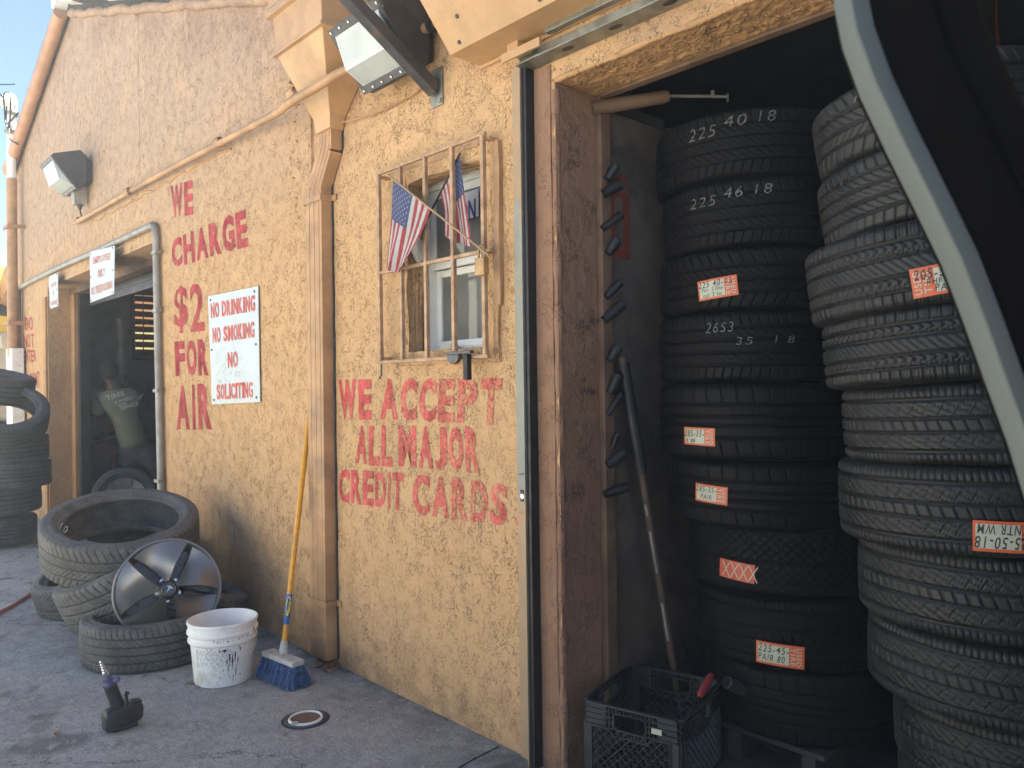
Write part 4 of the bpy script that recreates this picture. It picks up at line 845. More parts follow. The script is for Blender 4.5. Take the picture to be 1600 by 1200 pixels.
for u, z0, l, w_ in ((.12,.125,.03,.05),(.16,.10,.045,.03),(.20,.15,.055,.05),(.30,.145,.07,.045),(.38,.155,.05,.06),(.42,.10,.075,.03),(.48,.13,.04,.03),(.33,.055,.035,.02),(-.1,.17,.012,.04),(-.35,.14,.02,.02),(-.2,.03,.022,.012),(-.6,.05,.02,.01),(.55,.17,.02,.05),(.05,.172,.014,.16),(.0,.085,.012,.03)): blob(u, z0, l, w_)
for k in range(40):
    u = rr.uniform(-.6,1.0); z0 = rr.choice([.178,.21,.214,.258,.262,.05]); blob(u, z0, rr.uniform(.004,.012), rr.uniform(.01,.05))
q.build('black_drips', 'black_ink', bk)
q = MB(); q.tube(bez([BP(.95,.245,.012), BP(.98,.20,.03), BP(.9,.15,.03), BP(.93,.12,.015), BP(1.0,.16,.02)], 6), .0025, 6); q.build('handle_wire', 'galvanized', bk)
q = MB(); q.lathe([(0,.008),(.014,.008),(.016,0)], 14, 0, Matrix.Translation(BP(.95,.225,.004))@(Vector((math.cos(tc+.95), math.sin(tc+.95), 0)).to_track_quat('Z','Y').to_matrix().to_4x4())); q.build('handle_ear', 'pvc_white', bk)

# ================================================================== BROOM
bt, bb = onY(483.5,651,-.02), onZ(443,1012,.135)
br = thing('push_broom', 'blue-bristled broom with yellow handle leaning against the wall', 'broom', (bb.x,bb.y,0))
off = br.location
q = MB(); q.tube([bb, bb.lerp(bt,.5), bt-(bt-bb)*.01, bt], [.0125,.0125,.0125,.006], 16); q.build('handle', 'broom_yellow', br, off=off, smooth=40)
d_ = (bt-bb).normalized(); L_ = (bt-bb).length
q = MB(); q.tube([bb+d_*.10, bb+d_*.235], .0132, 16); q.build('handle_label', 'broom_blue', br, off=off, smooth=40)
q = MB(); tocam = (CAM-bb).normalized(); sd_ = d_.cross(tocam).normalized()*-1; fr_ = sd_.cross(d_).normalized()*-1
if fr_.dot(tocam) < 0: fr_ = -fr_
vs = []; 
for i in range(20):
    a = 2*PI*i/20; x_, y_ = .0105*math.cos(a), .045*math.sin(a); c_ = bb+d_*(.182+y_); vs.append(c_+sd_*x_+fr_*(math.sqrt(max(0,.0138**2-x_*x_))+.0004))
q.add(vs, [tuple(range(20))]); q.build('label_oval', 'label_yellow', br, off=off)
q = MB(); 
def LB(s_, x_): return bb+d_*(.182+s_)+sd_*x_+fr_*(math.sqrt(.0138**2-x_*x_)+.0010)
add_text(q, 'LOLA', [LB(-.033,.006), LB(.033,.006), LB(.033,-.006), LB(-.033,-.006)], .02); q.build('label_text', 'black_ink', br, off=off)
q = MB(); q.tube([bb-d_*.03, bb+d_*.0, bb+d_*.03], [.022,.018,.0145], 16); q.build('ferrule', 'weathered_white', br, off=off, smooth=40)
e0, e1 = onZ(411,1012,.115), onZ(474,1036,.115); ax = (e1-e0); ax.z = 0; LH = .25; mid = (e0+e1)/2; ax.normalize(); side = Vector((0,0,1)).cross(ax)
Mh = Matrix((ax, side, Vector((0,0,1)))).transposed().to_4x4(); Mh.translation = Vector((mid.x, mid.y, 0))
q = MB(); q.box((-LH/2,-.032,.092), (LH/2,.032,.115), 0, Mh); q.build('head_block', 'weathered_white', br, off=off, bevel=.006)
q = MB(); rr = random.Random(9)
for k in range(5200):
    u = rr.uniform(-1,1); v = rr.uniform(-1,1); x = u*LH*.485; y = v*.029; fl = rr.uniform(.8,1.2)
    b0 = Vector((x,y,.094)); b1 = Vector((x+u*.012*fl+rr.uniform(-.004,.004), y+v*.016*fl+rr.uniform(-.004,.004), .045)); b2 = Vector((x+u*.024*fl+rr.uniform(-.012,.012), y+v*.032*fl+rr.uniform(-.012,.012), rr.uniform(.002,.012)))
    a = rr.uniform(0,PI); n_ = Vector((math.cos(a), math.sin(a), 0))*.0011
    q.add([Mh@(p_) for p_ in (b0-n_, b0+n_, b1+n_, b1-n_, b2+n_*.7, b2-n_*.7)], [(0,1,2,3),(3,2,4,5)])
o = q.build('bristles', 'bristle_blue', br, off=off); o['kind'] = 'stuff'

# ================================================================== CORDLESS DRIVER on the ground
dp = onZ(190,1138); dr = thing('cordless_driver', 'black cordless driver standing upside down on the asphalt with a ribbed steel bit', 'power tool', (dp.x,dp.y,0), (0,0,0)); off = dr.location
v0 = Vector((ca.x,ca.y,0)).normalized(); v1 = Vector((cc.x,cc.y,0)).normalized()
def DL(r, f_, z): return Vector((dp.x,dp.y,0))+v0*r+v1*f_+Vector((0,0,z))
q = MB(); axd = (v0*.72+v1*.69).normalized(); axs = Vector((0,0,1)).cross(axd)
def blk(mb, rings, m=0):
    n = 12; vs = []
    for (s_, cz, hw_, hh) in rings:
        for i in range(n):
            a = 2*PI*i/n+PI/12; ex = .45; cx_, sx_ = math.cos(a), math.sin(a)
            vs.append(DL(0,0,0)+axd*s_+axs*(hw_*math.copysign(abs(cx_)**ex, cx_))+Vector((0,0,cz+hh*math.copysign(abs(sx_)**ex, sx_))))
    mb.add(vs, [(i*n+k, i*n+(k+1)%n, (i+1)*n+(k+1)%n, (i+1)*n+k) for i in range(len(rings)-1) for k in range(n)]+[tuple(range(n)), tuple((len(rings)-1)*n+k for k in range(n))], m)
blk(q, [(-.065,.042,.026,.028),(-.058,.044,.032,.040),(-.015,.048,.034,.046),(.03,.050,.033,.042),(.065,.054,.030,.034),(.075,.054,.022,.024)]); q.build('motor_body', 'black_plastic', dr, off=off, smooth=35, bevel=.003)
q = MB(); blk(q, [(.035,.091,.022,.008),(.07,.089,.020,.007)]); q.build('battery_rail', 'black_plastic', dr, off=off, bevel=.003)
q = MB(); blk(q, [(-.04,.012,.036,.010),(.05,.012,.034,.010)]); q.build('foot', 'black_plastic', dr, off=off, bevel=.003)
top = DL(-.030,-.03,.185); bot = DL(-.006,0,.07)
q = MB(); q.tube(bez([bot, bot.lerp(top,.35), bot.lerp(top,.7), top], 4), [.031,.029,.027,.026,.025,.024,.024,.024,.024,.024,.024,.024,.023], 18); q.build('grip', 'black_plastic', dr, off=off, smooth=40)
ux = (top-bot).normalized()
q = MB(); q.tube([top-ux*.004, top+ux*.006, top+ux*.014], [.025,.026,.022], 18); q.tube([top+ux*.014,top+ux*.026,top+ux*.027,top+ux*.036], [.020,.019,.016,.014], 16); q.build('collar', 'purple_grey', dr, off=off, smooth=40)
q = MB(); z_ = top+ux*.034; q.tube([z_, z_+ux*.012], .011, 12)
for k in range(5): q.tube([z_+ux*(.012+k*.011), z_+ux*(.015+k*.011), z_+ux*(.019+k*.011), z_+ux*(.023+k*.011)], [.0065-.0006*k,.0095-.0009*k,.0095-.0009*k,.0055-.0006*k], 12)
q.build('steel_bit', 'chrome', dr, off=off, smooth=50)
q = MB(); h0 = top+ux*.008+v0*.018; q.tube([h0, h0+v0*.012+Vector((0,0,.008)), h0+v0*.022+Vector((0,0,.012))], [.009,.012,.009], 12); q.build('reverse_lever', 'purple_grey', dr, off=off, smooth=40)
q = MB(); t0 = bot.lerp(top,.25)+v0*.03; q.tube([t0+Vector((0,0,-.02)), t0+v0*.008+Vector((0,0,.01)), t0+v0*.004+Vector((0,0,.032)), t0+v0*.010+Vector((0,0,.042))], [.009,.007,.006,.010], 10); q.build('trigger', 'black_plastic', dr, off=off, smooth=40)

# ================================================================== DRAIN, HOSE, LEAVES
dc = onZ(477.5,1124); dn = thing('floor_cleanout', 'round open drain cleanout with white plastic ring in the asphalt near the broom', 'drain', (dc.x,dc.y,0))
q = MB(); q.lathe([(.0,.0015),(.070,.0015),(.082,.002),(.094,.0005)], 40); q.build('recess', 'tar', dn)
q = MB(); q.lathe([(.058,.003),(.059,.010),(.063,.011),(.066,.006),(.068,.003)], 44); q.build('ring', 'pvc_white', dn, smooth=40)
q = MB(); q.lathe([(.072,.002),(.075,.006),(.079,.006),(.082,.002)], 44); q.build('outer_ring', 'dark_steel', dn, smooth=40)
q = MB(); q.lathe([(0,.003),(.03,.004),(.0585,.0045)], 24); q.build('silt', 'wood_frame', dn)
q = MB(); q.box((.02,-.075,.010),(.038,-.05,.015)); q.build('tape_scrap', 'sticker_white', dn)
hs = MB(); hp = [onZ(x, y, .012) for x, y in ((-160,1010),(-60,985),(0,957),(30,940),(52,925),(66,914),(80,906),(98,900))]
hs.tube(bez(hp, 6), .011, 10); o = hs.build('air_hose', 'hose_red', smooth=60); tag(o, 'red air hose running over the ground at the left to the tyre pile', 'hose')
for i, (x, y, lb) in enumerate(((90,1147,'dry leaf alone on the asphalt left of the cordless driver'), (297,1068,'dry leaf at the foot of the white bucket, left side'), (312,1072,'dry leaf under the front of the white bucket'),
      (300,1082,'tiny leaf scrap on the asphalt in front of the bucket'), (700,1100,'dark leaf scrap at the wall foot right of the downspout'))):
    p = onZ(x, y, .002); q = MB(); a = i*1.3; c_, s_ = math.cos(a), math.sin(a); sc = .5 if i > 2 else 1
    q.add([(x_*c_*sc-y_*s_*sc, x_*s_*sc+y_*c_*sc, z_*sc) for x_, y_, z_ in ((-.025,0,.001),(-.01,.011,.006),(.008,.010,.004),(.024,0,.008),(.008,-.011,.003),(-.01,-.010,.005),(0,0,.001))], [(0,1,6),(1,2,6),(2,3,6),(3,4,6),(4,5,6),(5,0,6)])
    o = q.build('dry_leaf', 'leaf_brown'); o.location = (p.x,p.y,.002); tag(o, lb, 'leaf', 'dry leaves on the ground')
q = MB(); rr = random.Random(4)
for k in range(90):
    p = onZ(515+rr.gauss(0,9), 1040+rr.gauss(0,3.2), .004); a = rr.uniform(0,6); s_ = rr.uniform(.008,.02)
    q.add([(p.x+s_*math.cos(a+b), min(-.01, p.y+s_*math.sin(a+b)), .002+rr.uniform(0,.018)) for b in (0,1.4,3,4.6)], [(0,1,2,3)])
tag(q.build('leaf_litter', 'leaf_brown'), 'small heap of dead leaves at the foot of the downspout', 'leaves', kind='stuff')
q = MB()
for k in range(200):
    p = Vector((rr.uniform(-1.62,-1.15) if k < 150 else rr.uniform(-1.2,-.4), -.008-abs(rr.gauss(0,.02)), .0)); a = rr.uniform(0,6)
    q.add([(p.x,p.y,0),(p.x+.004*math.cos(a),p.y+.004*math.sin(a),0),(p.x+.008*math.cos(a*2),p.y-.006,rr.uniform(.006,.018))], [(0,1,2)])
tag(q.build('moss', 'moss'), 'thin moss along the foot of the wall behind the broom', 'moss', kind='stuff')
q = MB()
for k in range(900):
    p = onZ(rr.uniform(-40,800), rr.uniform(880,1230), 0); s_ = rr.uniform(.001,.0035) if k % 12 else rr.uniform(.003,.006)
    if p.y > -.02: continue
    q.lathe([(0,s_*.8),(s_,s_*.3),(s_*.9,0)], 5, 0, Matrix.Translation((p.x,p.y,0))@Matrix.Rotation(rr.uniform(0,6),4,'Z'))
tag(q.build('grit', 'weathered_white'), 'scattered grit and tiny stones on the asphalt', 'grit', kind='stuff')

# ================================================================== FLOODLIGHTS
def floodlight(label, x, z, sc, neck):
    t = thing('floodlight', label, 'light', (x, 0, z), (0,0,0), 'wall floodlights'); w_ = .19*sc; S = lambda y, z_: (y*sc, z_*sc)
    fn = lambda p, x_: Vector((x_, p[0], p[1]))
    prof = [S(-.05,.12), S(-.10,.165), S(-.30,.10), S(-.31,.075), S(-.13,-.155), S(-.10,-.16), S(-.05,-.10)]
    q = MB(); q.prism(prof, fn, -w_, w_); q.build('housing', 'bronze_paint', t, bevel=.008)
    q = MB(); q.prism([S(0,.10),S(-.05,.115),S(-.05,-.10),S(0,-.09)], fn, -w_*.8, w_*.8); q.prism([S(-.015,.0),S(-.015,-.02),S(-.06,-.05),S(-.06,-.02)], fn, -w_*.5, w_*.5); q.build('back_box', 'bronze_paint', t, bevel=.006)
    # flange round the opening
    a, b = Vector((0,)+S(-.312,.074)), Vector((0,)+S(-.132,-.157)); ex = Vector((1,0,0)); nn = (b-a).normalized().cross(ex); nn = nn if nn.y < 0 else -nn
    q = MB(); fw_ = .03*sc
    def FP(u, v, h): return a.lerp(b, v)+ex*(u*w_)+nn*h
    L = (b-a).length; m_ = fw_/L
    for u0, u1, v0_, v1_ in ((-1.06,1.06,-.02,m_), (-1.06,1.06,1-m_,1.02), (-1.06,-1.06+fw_/w_,m_,1-m_), (1.06-fw_/w_,1.06,m_,1-m_)):
        vs = [FP(u0,v0_,.001),FP(u1,v0_,.001),FP(u1,v1_,.001),FP(u0,v1_,.001),FP(u0,v0_,.012*sc),FP(u1,v0_,.012*sc),FP(u1,v1_,.012*sc),FP(u0,v1_,.012*sc)]
        q.add(vs, [(0,3,2,1),(4,5,6,7),(0,1,5,4),(1,2,6,5),(2,3,7,6),(3,0,4,7)])
    q.build('lens_frame', 'bronze_paint', t, bevel=.002)
    q = MB()
    for u, v in [(x_, v_) for x_ in (-1,-.6,-.2,.2,.6,1) for v_ in (.03,.97)]+[(s_*.985, v_) for s_ in (-1,1) for v_ in (.35,.65)]:
        q.lathe([(.0,.004),(.005,.003),(.0055,0)], 8, 0, Matrix.Translation(FP(u*.97,v,.0125*sc))@nn.to_track_quat('Z','Y').to_matrix().to_4x4())
    q.build('bolt', 'chrome', t)
    # wedge glass with a crease
    q = MB(); u_ = .9; A0, A1 = FP(-u_,m_*.9,.008*sc), FP(u_,m_*.9,.008*sc); B0, B1 = FP(-u_,1-m_*.9,.008*sc), FP(u_,1-m_*.9,.008*sc); C0, C1 = FP(-u_*.93,.58,.062*sc), FP(u_*.93,.58,.062*sc)
    q.add([A0,A1,C1,C0,B1,B0], [(0,1,2,3),(3,2,4,5),(1,4,2),(0,3,5)]); gl = q.build('lens', 'lens_glass', t)
    q = MB(); q.tube([C0, C1], .003*sc, 6); q.tube([C0,A0], .002*sc, 6); q.tube([C1,A1], .002*sc, 6); q.tube([C1,B1], .002*sc, 6); q.tube([C0,B0], .002*sc, 6); q.build('lens_seam', 'pvc_white', t)
    q = MB(); R0, R1 = FP(-u_*.8,.12,-.02*sc), FP(u_*.8,.12,-.02*sc); 
    q.add([FP(-u_,m_,.002),FP(u_,m_,.002),FP(u_,1-m_,.002),FP(-u_,1-m_,.002)], [(0,1,2,3)]); q.build('reflector', 'sign_white', t)
    if neck:
        q = MB(); q.prism([S(-.02,-.10),S(-.13,-.11),S(-.115,-.26),S(-.03,-.26)], fn, -.035*sc, .05*sc); q.build('neck', 'grey_conduit', t, bevel=.004)
        q = MB(); q.tube([(0.01,-.07*sc,-.26*sc),(0.01,-.065*sc,-.30*sc)], [.03*sc,.012*sc], 10); q.tube(bez([(0.01,-.065*sc,-.30*sc),(-.02,-.05,-.33*sc),(-.06,-.035,-.36*sc),(-.15,-.03,-.35*sc)], 6), .007, 6); q.build('cable', 'dark_steel', t, smooth=60)
    else:
        q = MB(); q.tube([(w_*.9,-.07,.02),(w_+.10,-.06,.02),(w_+.25,-.05,.0)], .02, 10); q.tube(bez([(w_*.6,-.03,-.12*sc),(.05,-.015,-.19*sc),(-.25,-.015,-.2*sc),(-.55,-.03,-.17*sc)], 6), .004, 6); q.build('conduit_stub', 'peach_paint', t, smooth=60)
        q = MB(); q.lathe([(.022,-.02),(.03,-.015),(.03,.015),(.022,.02)], 12, 0, Matrix.Translation((w_+.05,-.065,.02))@Matrix.Rotation(PI/2,4,'Y')); q.build('conduit_collar', 'black_metal', t)
    return t
floodlight('small dark floodlight with clear wedge lens high on the gable wall above the garage bay', -5.38, 3.17, 1.0, True)
floodlight('large dark floodlight with bolted lens behind the grey arm near the leader head', -.60, 2.68, .9, False)

# ================================================================== STAY ARM
ar = thing('support_arm', 'dark grey square steel stay bolted to the wall, rising outwards past the large floodlight', 'bracket', (-.44,0,2.46))
q = MB(); q.bar((-.44,-.012,2.475), (-.44,-1.35,3.315), .05, .05, upv=(0,.5,.8)); q.build('square_bar', 'dark_steel', ar, off=ar.location, bevel=.004)
q = MB(); q.box((-.475,-.010,2.415),(-.40,-.001,2.565)); q.build('wall_plate', 'galvanized', ar, off=ar.location, bevel=.004)
q = MB()
for z in (2.43, 2.55): q.lathe([(0,.008),(.009,.008),(.009,0)], 6, 0, Matrix.Translation((-.41,-.010,z))@Matrix.Rotation(PI/2,4,'X'))
q.build('bolt', 'galvanized', ar, off=ar.location)

# ================================================================== FLAGS, PADLOCK, RAG, PAPER
def flag(label, P00, P10, P11, P01, y0, fold, seed, tipp, endp, smat):
    """P00 hoist top at the stick's tip, P10 hoist bottom, P11 fly bottom, P01 fly top (pixels)"""
    c = [onY(*p, y0) for p in (P00, P10, P11, P01)]; t = thing('small_flag', label, 'flag', tuple(onY(*endp, y0)), (0,0,0), 'crossed stick flags'); off = t.location
    nu, nv = 26, 26; rnd = random.Random(seed)
    def S(u, v):   # u along hoist 0..1, v along fly 0..1
        p = (c[0]*(1-u)+c[1]*u)*(1-v)+(c[3]*(1-u)+c[2]*u)*v
        d = fold*v**.8*math.sin(u*9+seed+v*1.5)+fold*.5*v*math.sin(u*19+v*4+seed)
        sag = .010*math.sin(PI*u)*v
        return p+Vector((.016*math.sin(PI*v)*u+fold*.5*v*math.sin(u*9+1+seed), -abs(.004)+d, -sag))
    q = MB(); vs = [S(i/nu, j/nv) for j in range(nv+1) for i in range(nu+1)]; fs = []; ms = []
    for j in range(nv):
        for i in range(nu):
            k = i*13//nu; m = (2 if (i < 14 and j < nv*.42) else (0 if k % 2 == 0 else 1)); q.m.append(m); q.f.append((j*(nu+1)+i, j*(nu+1)+i+1, (j+1)*(nu+1)+i+1, (j+1)*(nu+1)+i))
    q.v = [tuple(v) for v in vs]; cl = q.build('cloth', ['flag_red', 'flag_white', 'flag_blue'], t, off=off, smooth=180)
    q = MB()
    for r in range(9):
        for k in range(6 if r % 2 == 0 else 5):
            u = (r+.9)/10*(7/13); v = ((k+.5)/6 if r % 2 == 0 else (k+1)/6)*.42
            for sd_ in (1,-1):
                pts = []
                for a in range(10):
                    rr_ = .021 if a % 2 == 0 else .009; pts.append(S(u+rr_*.8*math.cos(a*PI/5), v+rr_*.62*math.sin(a*PI/5))+Vector((0,-.0012*sd_,0)))
                q.add(pts, [tuple(range(10))])
    q.build('stars', 'flag_white', cl, off=off)
    q = MB(); q.tube([onY(*tipp, y0-.006), onY(*endp, y0-.006)], .0042, 8); q.build('stick', smat, t, off=off, smooth=60)
flag('small stars and stripes flag hanging to the left, its stick running down to the padlock', (615,282), (675,327), (630,424), (604,418), -.092, .010, 1.0, (606,273), (764,399), 'gold_stick')
flag('small stars and stripes flag behind the bars, its stick leaning up to the right', (719,241), (689,302), (694,366), (741,386), -.030, .006, 3.0, (719,239), (662,354), 'black_metal')
pl = thing('padlock', 'brass padlock hanging from the window grille rail', 'padlock', tuple(onY(752,430,-.075))); off = pl.location; c_ = onY(753,415,-.075)
q = MB(); q.box((c_.x-.026,c_.y-.014,c_.z-.035), (c_.x+.026,c_.y+.012,c_.z+.028)); q.build('body', 'brass', pl, off=off, bevel=.004)
q = MB(); q.tube(bez([(c_.x-.016,c_.y,c_.z+.02),(c_.x-.016,c_.y,c_.z+.055),(c_.x,c_.y,c_.z+.072),(c_.x+.016,c_.y,c_.z+.055),(c_.x+.016,c_.y,c_.z+.02)], 6), .0048, 8); q.build('shackle', 'brass', pl, off=off, smooth=60)
c_ = onY(655,392,.03); q = MB(); rr = random.Random(2); vs = []
for i in range(9):
    for k in range(12):
        a = 2*PI*k/12; r_ = .035*math.sin(PI*(i+.3)/9)*(1+.35*rr.uniform(-1,1)); vs.append(c_+Vector((r_*math.cos(a), r_*math.sin(a)*.6, .055-i*.013)))
q.add(vs, [(i*12+k, i*12+(k+1)%12, (i+1)*12+(k+1)%12, (i+1)*12+k) for i in range(8) for k in range(12)]); tag(q.build('rag', 'cloth_rag', smooth=60), 'crumpled white rag tucked behind the left flag in the window corner', 'rag')
q = MB(); a_, b_ = onY(714,345,.112), onY(753,300,.112); q.box((a_.x,.092,a_.z-.01),(b_.x,.094,b_.z+.01)); pp = q.build('paper_notice', 'paper'); tag(pp, 'white paper notice in the upper pane showing the letters ON', 'notice')
q = MB(); zt = b_.z-.01; add_text(q, 'ON', [(-.425,.0905,zt-.10),(-.325,.0905,zt-.10),(-.325,.0905,zt-.015),(-.425,.0905,zt-.015)], .02); q.build('notice_text', 'navy_ink', pp)
q = MB(); q.box((-.52,.05,1.452),(-.44,.09,1.478)); tag(q.build('speckled_sponge', 'beige', bevel=.006), 'small speckled sponge lying on the window sill', 'sponge')

# ================================================================== PARTITION: graffiti, red poster, sockets, pole, rods
X0 = .2145
def XQ(y0, y1, z0, z1): return [(X0,y0,z0),(X0,y1,z0),(X0,y1,z1),(X0,y0,z1)]
for s_, q_ in (('Smith', XQ(.275,.37,2.13,2.185)), ('561-213', XQ(.27,.40,2.06,2.105)), ('499', XQ(.34,.42,1.99,2.03))):
    q = MB(); add_text(q, s_, q_, -.008); q.build('marker_writing', 'black_ink', B)
rr = random.Random(8)
for k in range(26):
    q = MB(); y, z = rr.uniform(.01,.17), rr.uniform(.9,2.1); s_ = rr.choice(['19','18 HD','19 18','17','21','X','3/4']); add_text(q, s_, [(.2125,y,z),(.2125,y+.012*len(s_),z),(.2125,y+.012*len(s_),z+.018),(.2125,y,z+.018)], -.005); q.build('marker_writing', 'black_ink', B)
ps_ = thing('red_poster', 'narrow dark red and white notice on the partition behind the sockets', 'poster', (X0,.29,1.76))
q = MB(); q.box((.2125,.262,1.76),(.215,.37,2.06)); q.build('sheet', 'rust_red', ps_, off=ps_.location)
q = MB(); q.box((.2152,.285,1.80),(.2158,.33,1.98)); q.box((.2152,.275,2.0),(.2158,.36,2.04)); q.build('print', 'partition', ps_, off=ps_.location)
socks = [(945,268,.02,60),(942,292,.022,30),(950,345,.016,35),(938,383,.02,60),(950,452,.017,45),(951,487,.021,40),(946,553,.022,60),(944,600,.02,70),(949,632,.012,60),(950,690,.013,75),(951,718,.022,35),(953,768,.018,12)]
for i, (x, y, r, an) in enumerate(socks):
    c_ = onX(x, y, .245); d_ = Vector((.35, math.cos(R_(an))*.9, math.sin(R_(an)))).normalized(); L_ = .028+.009*(i % 3)
    c_.y = max(c_.y, .235); r *= .95
    o_ = thing('lug_socket', ['uppermost black lug socket hung on the edge of the partition','second black lug socket from the top on the partition edge','slim socket hung over the red poster','long tilted socket below the red poster','steeply tilted socket at the height of the third dark tyre','open ended thick socket just under the steeply tilted one','fat socket at the head of the leaning pole','short socket hung beside the leaning pole top','thin bright-tipped socket beside the pole','thin upright socket beside the pole, lower','thick socket third tyre sticker height by the pole','lowest socket on the partition edge, lying nearly level'][i], 'socket', tuple(c_-d_*L_), (0,0,0), 'lug sockets hung on the partition edge')
    q = MB(); Mx = Matrix.Translation(c_)@d_.to_track_quat('Z','Y').to_matrix().to_4x4(); q.lathe([(0,-L_),(r*.8,-L_),(r*.85,-L_*.2),(r,0),(r,L_),(r*.72,L_),(r*.68,L_*.3),(0,L_*.3)], 16, 0, Mx); q.build('socket_barrel', 'black_metal', o_, off=o_.location, smooth=40)
    q = MB(); q.tube([c_-d_*L_*.9, (.214, c_.y+.0, c_.z-.01)], .003, 6); q.build('hook', 'galvanized', o_, off=o_.location)
pa, pb = Vector((.255,.27,1.40)), Vector((.335,.50,.02)); po = thing('leaning_pole', 'long wooden pole with worn white marks leaning on the partition behind the milk crate', 'pole', tuple(pb))
q = MB(); q.tube([pb, pb.lerp(pa,.5), pa], [.014,.014,.014], 12); q.build('shaft', 'wood_pole', po, off=pb, smooth=60)
q = MB(); d_ = pa-pb; q.tube([pb+d_*.70, pb+d_*.985], .022, 12); q.build('grip_wrap', 'black_metal', po, off=pb, smooth=60)
for t_, l in ((.62,.03),(.55,.10),(.47,.03),(.36,.10)):
    q = MB(); q.tube([pb+d_*(t_-l)+Vector((.004,-.012,0)), pb+d_*t_+Vector((.004,-.012,0))], .005, 6); q.build('paint_wear', 'grey_conduit', po, off=pb)
r0, r1, r2 = atD(925,170,2.75), atD(1045,150,2.75), atD(1137,151,2.75)
rd = thing('extension_pole', 'orange-brown handled metal rod lying across the top of the partition', 'pole', tuple(r1))
q = MB(); q.tube([r0, r1-(r1-r0)*.05, r1], [.026,.024,.018], 14); q.build('wood_handle', 'wood_frame', rd, off=r1, smooth=60)
q = MB(); q.tube([r1, r2], .006, 8); q.tube([r2+Vector((0,0,.01)), r2-Vector((0,0,.02))], .004, 6); q.tube([r1.lerp(r2,.75), r1.lerp(r2,.75)+Vector((0,0,.02))], .008, 6); q.build('metal_rod', 'galvanized', rd, off=r1, smooth=60)
q = MB(); c_ = onX(1000,190,.2); q.box((.12,.30,2.287),(.20,.62,2.34)); q.box((.13,.66,2.287),(.21,.98,2.32)); tag(q.build('junk_box', 'interior_dark', bevel=.01), 'dusty dark boxes shoved on top of the partition', 'box')
cdp = onY(1566,100,1.25); q = MB(); z0 = 2.19; q.tube(bez([(cdp.x-.012,1.25,2.75),(cdp.x-.015,1.25,2.55),(cdp.x,1.25,2.4),(cdp.x+.005,1.25,2.3),(cdp.x+.004,1.25,z0)], 6), [.004]*8+[.006]*6+[.009]*11, 8); tag(q.build('hanging_cord', 'rust_red', smooth=60), 'red pull cord hanging in the dark storeroom at the upper right', 'cord')

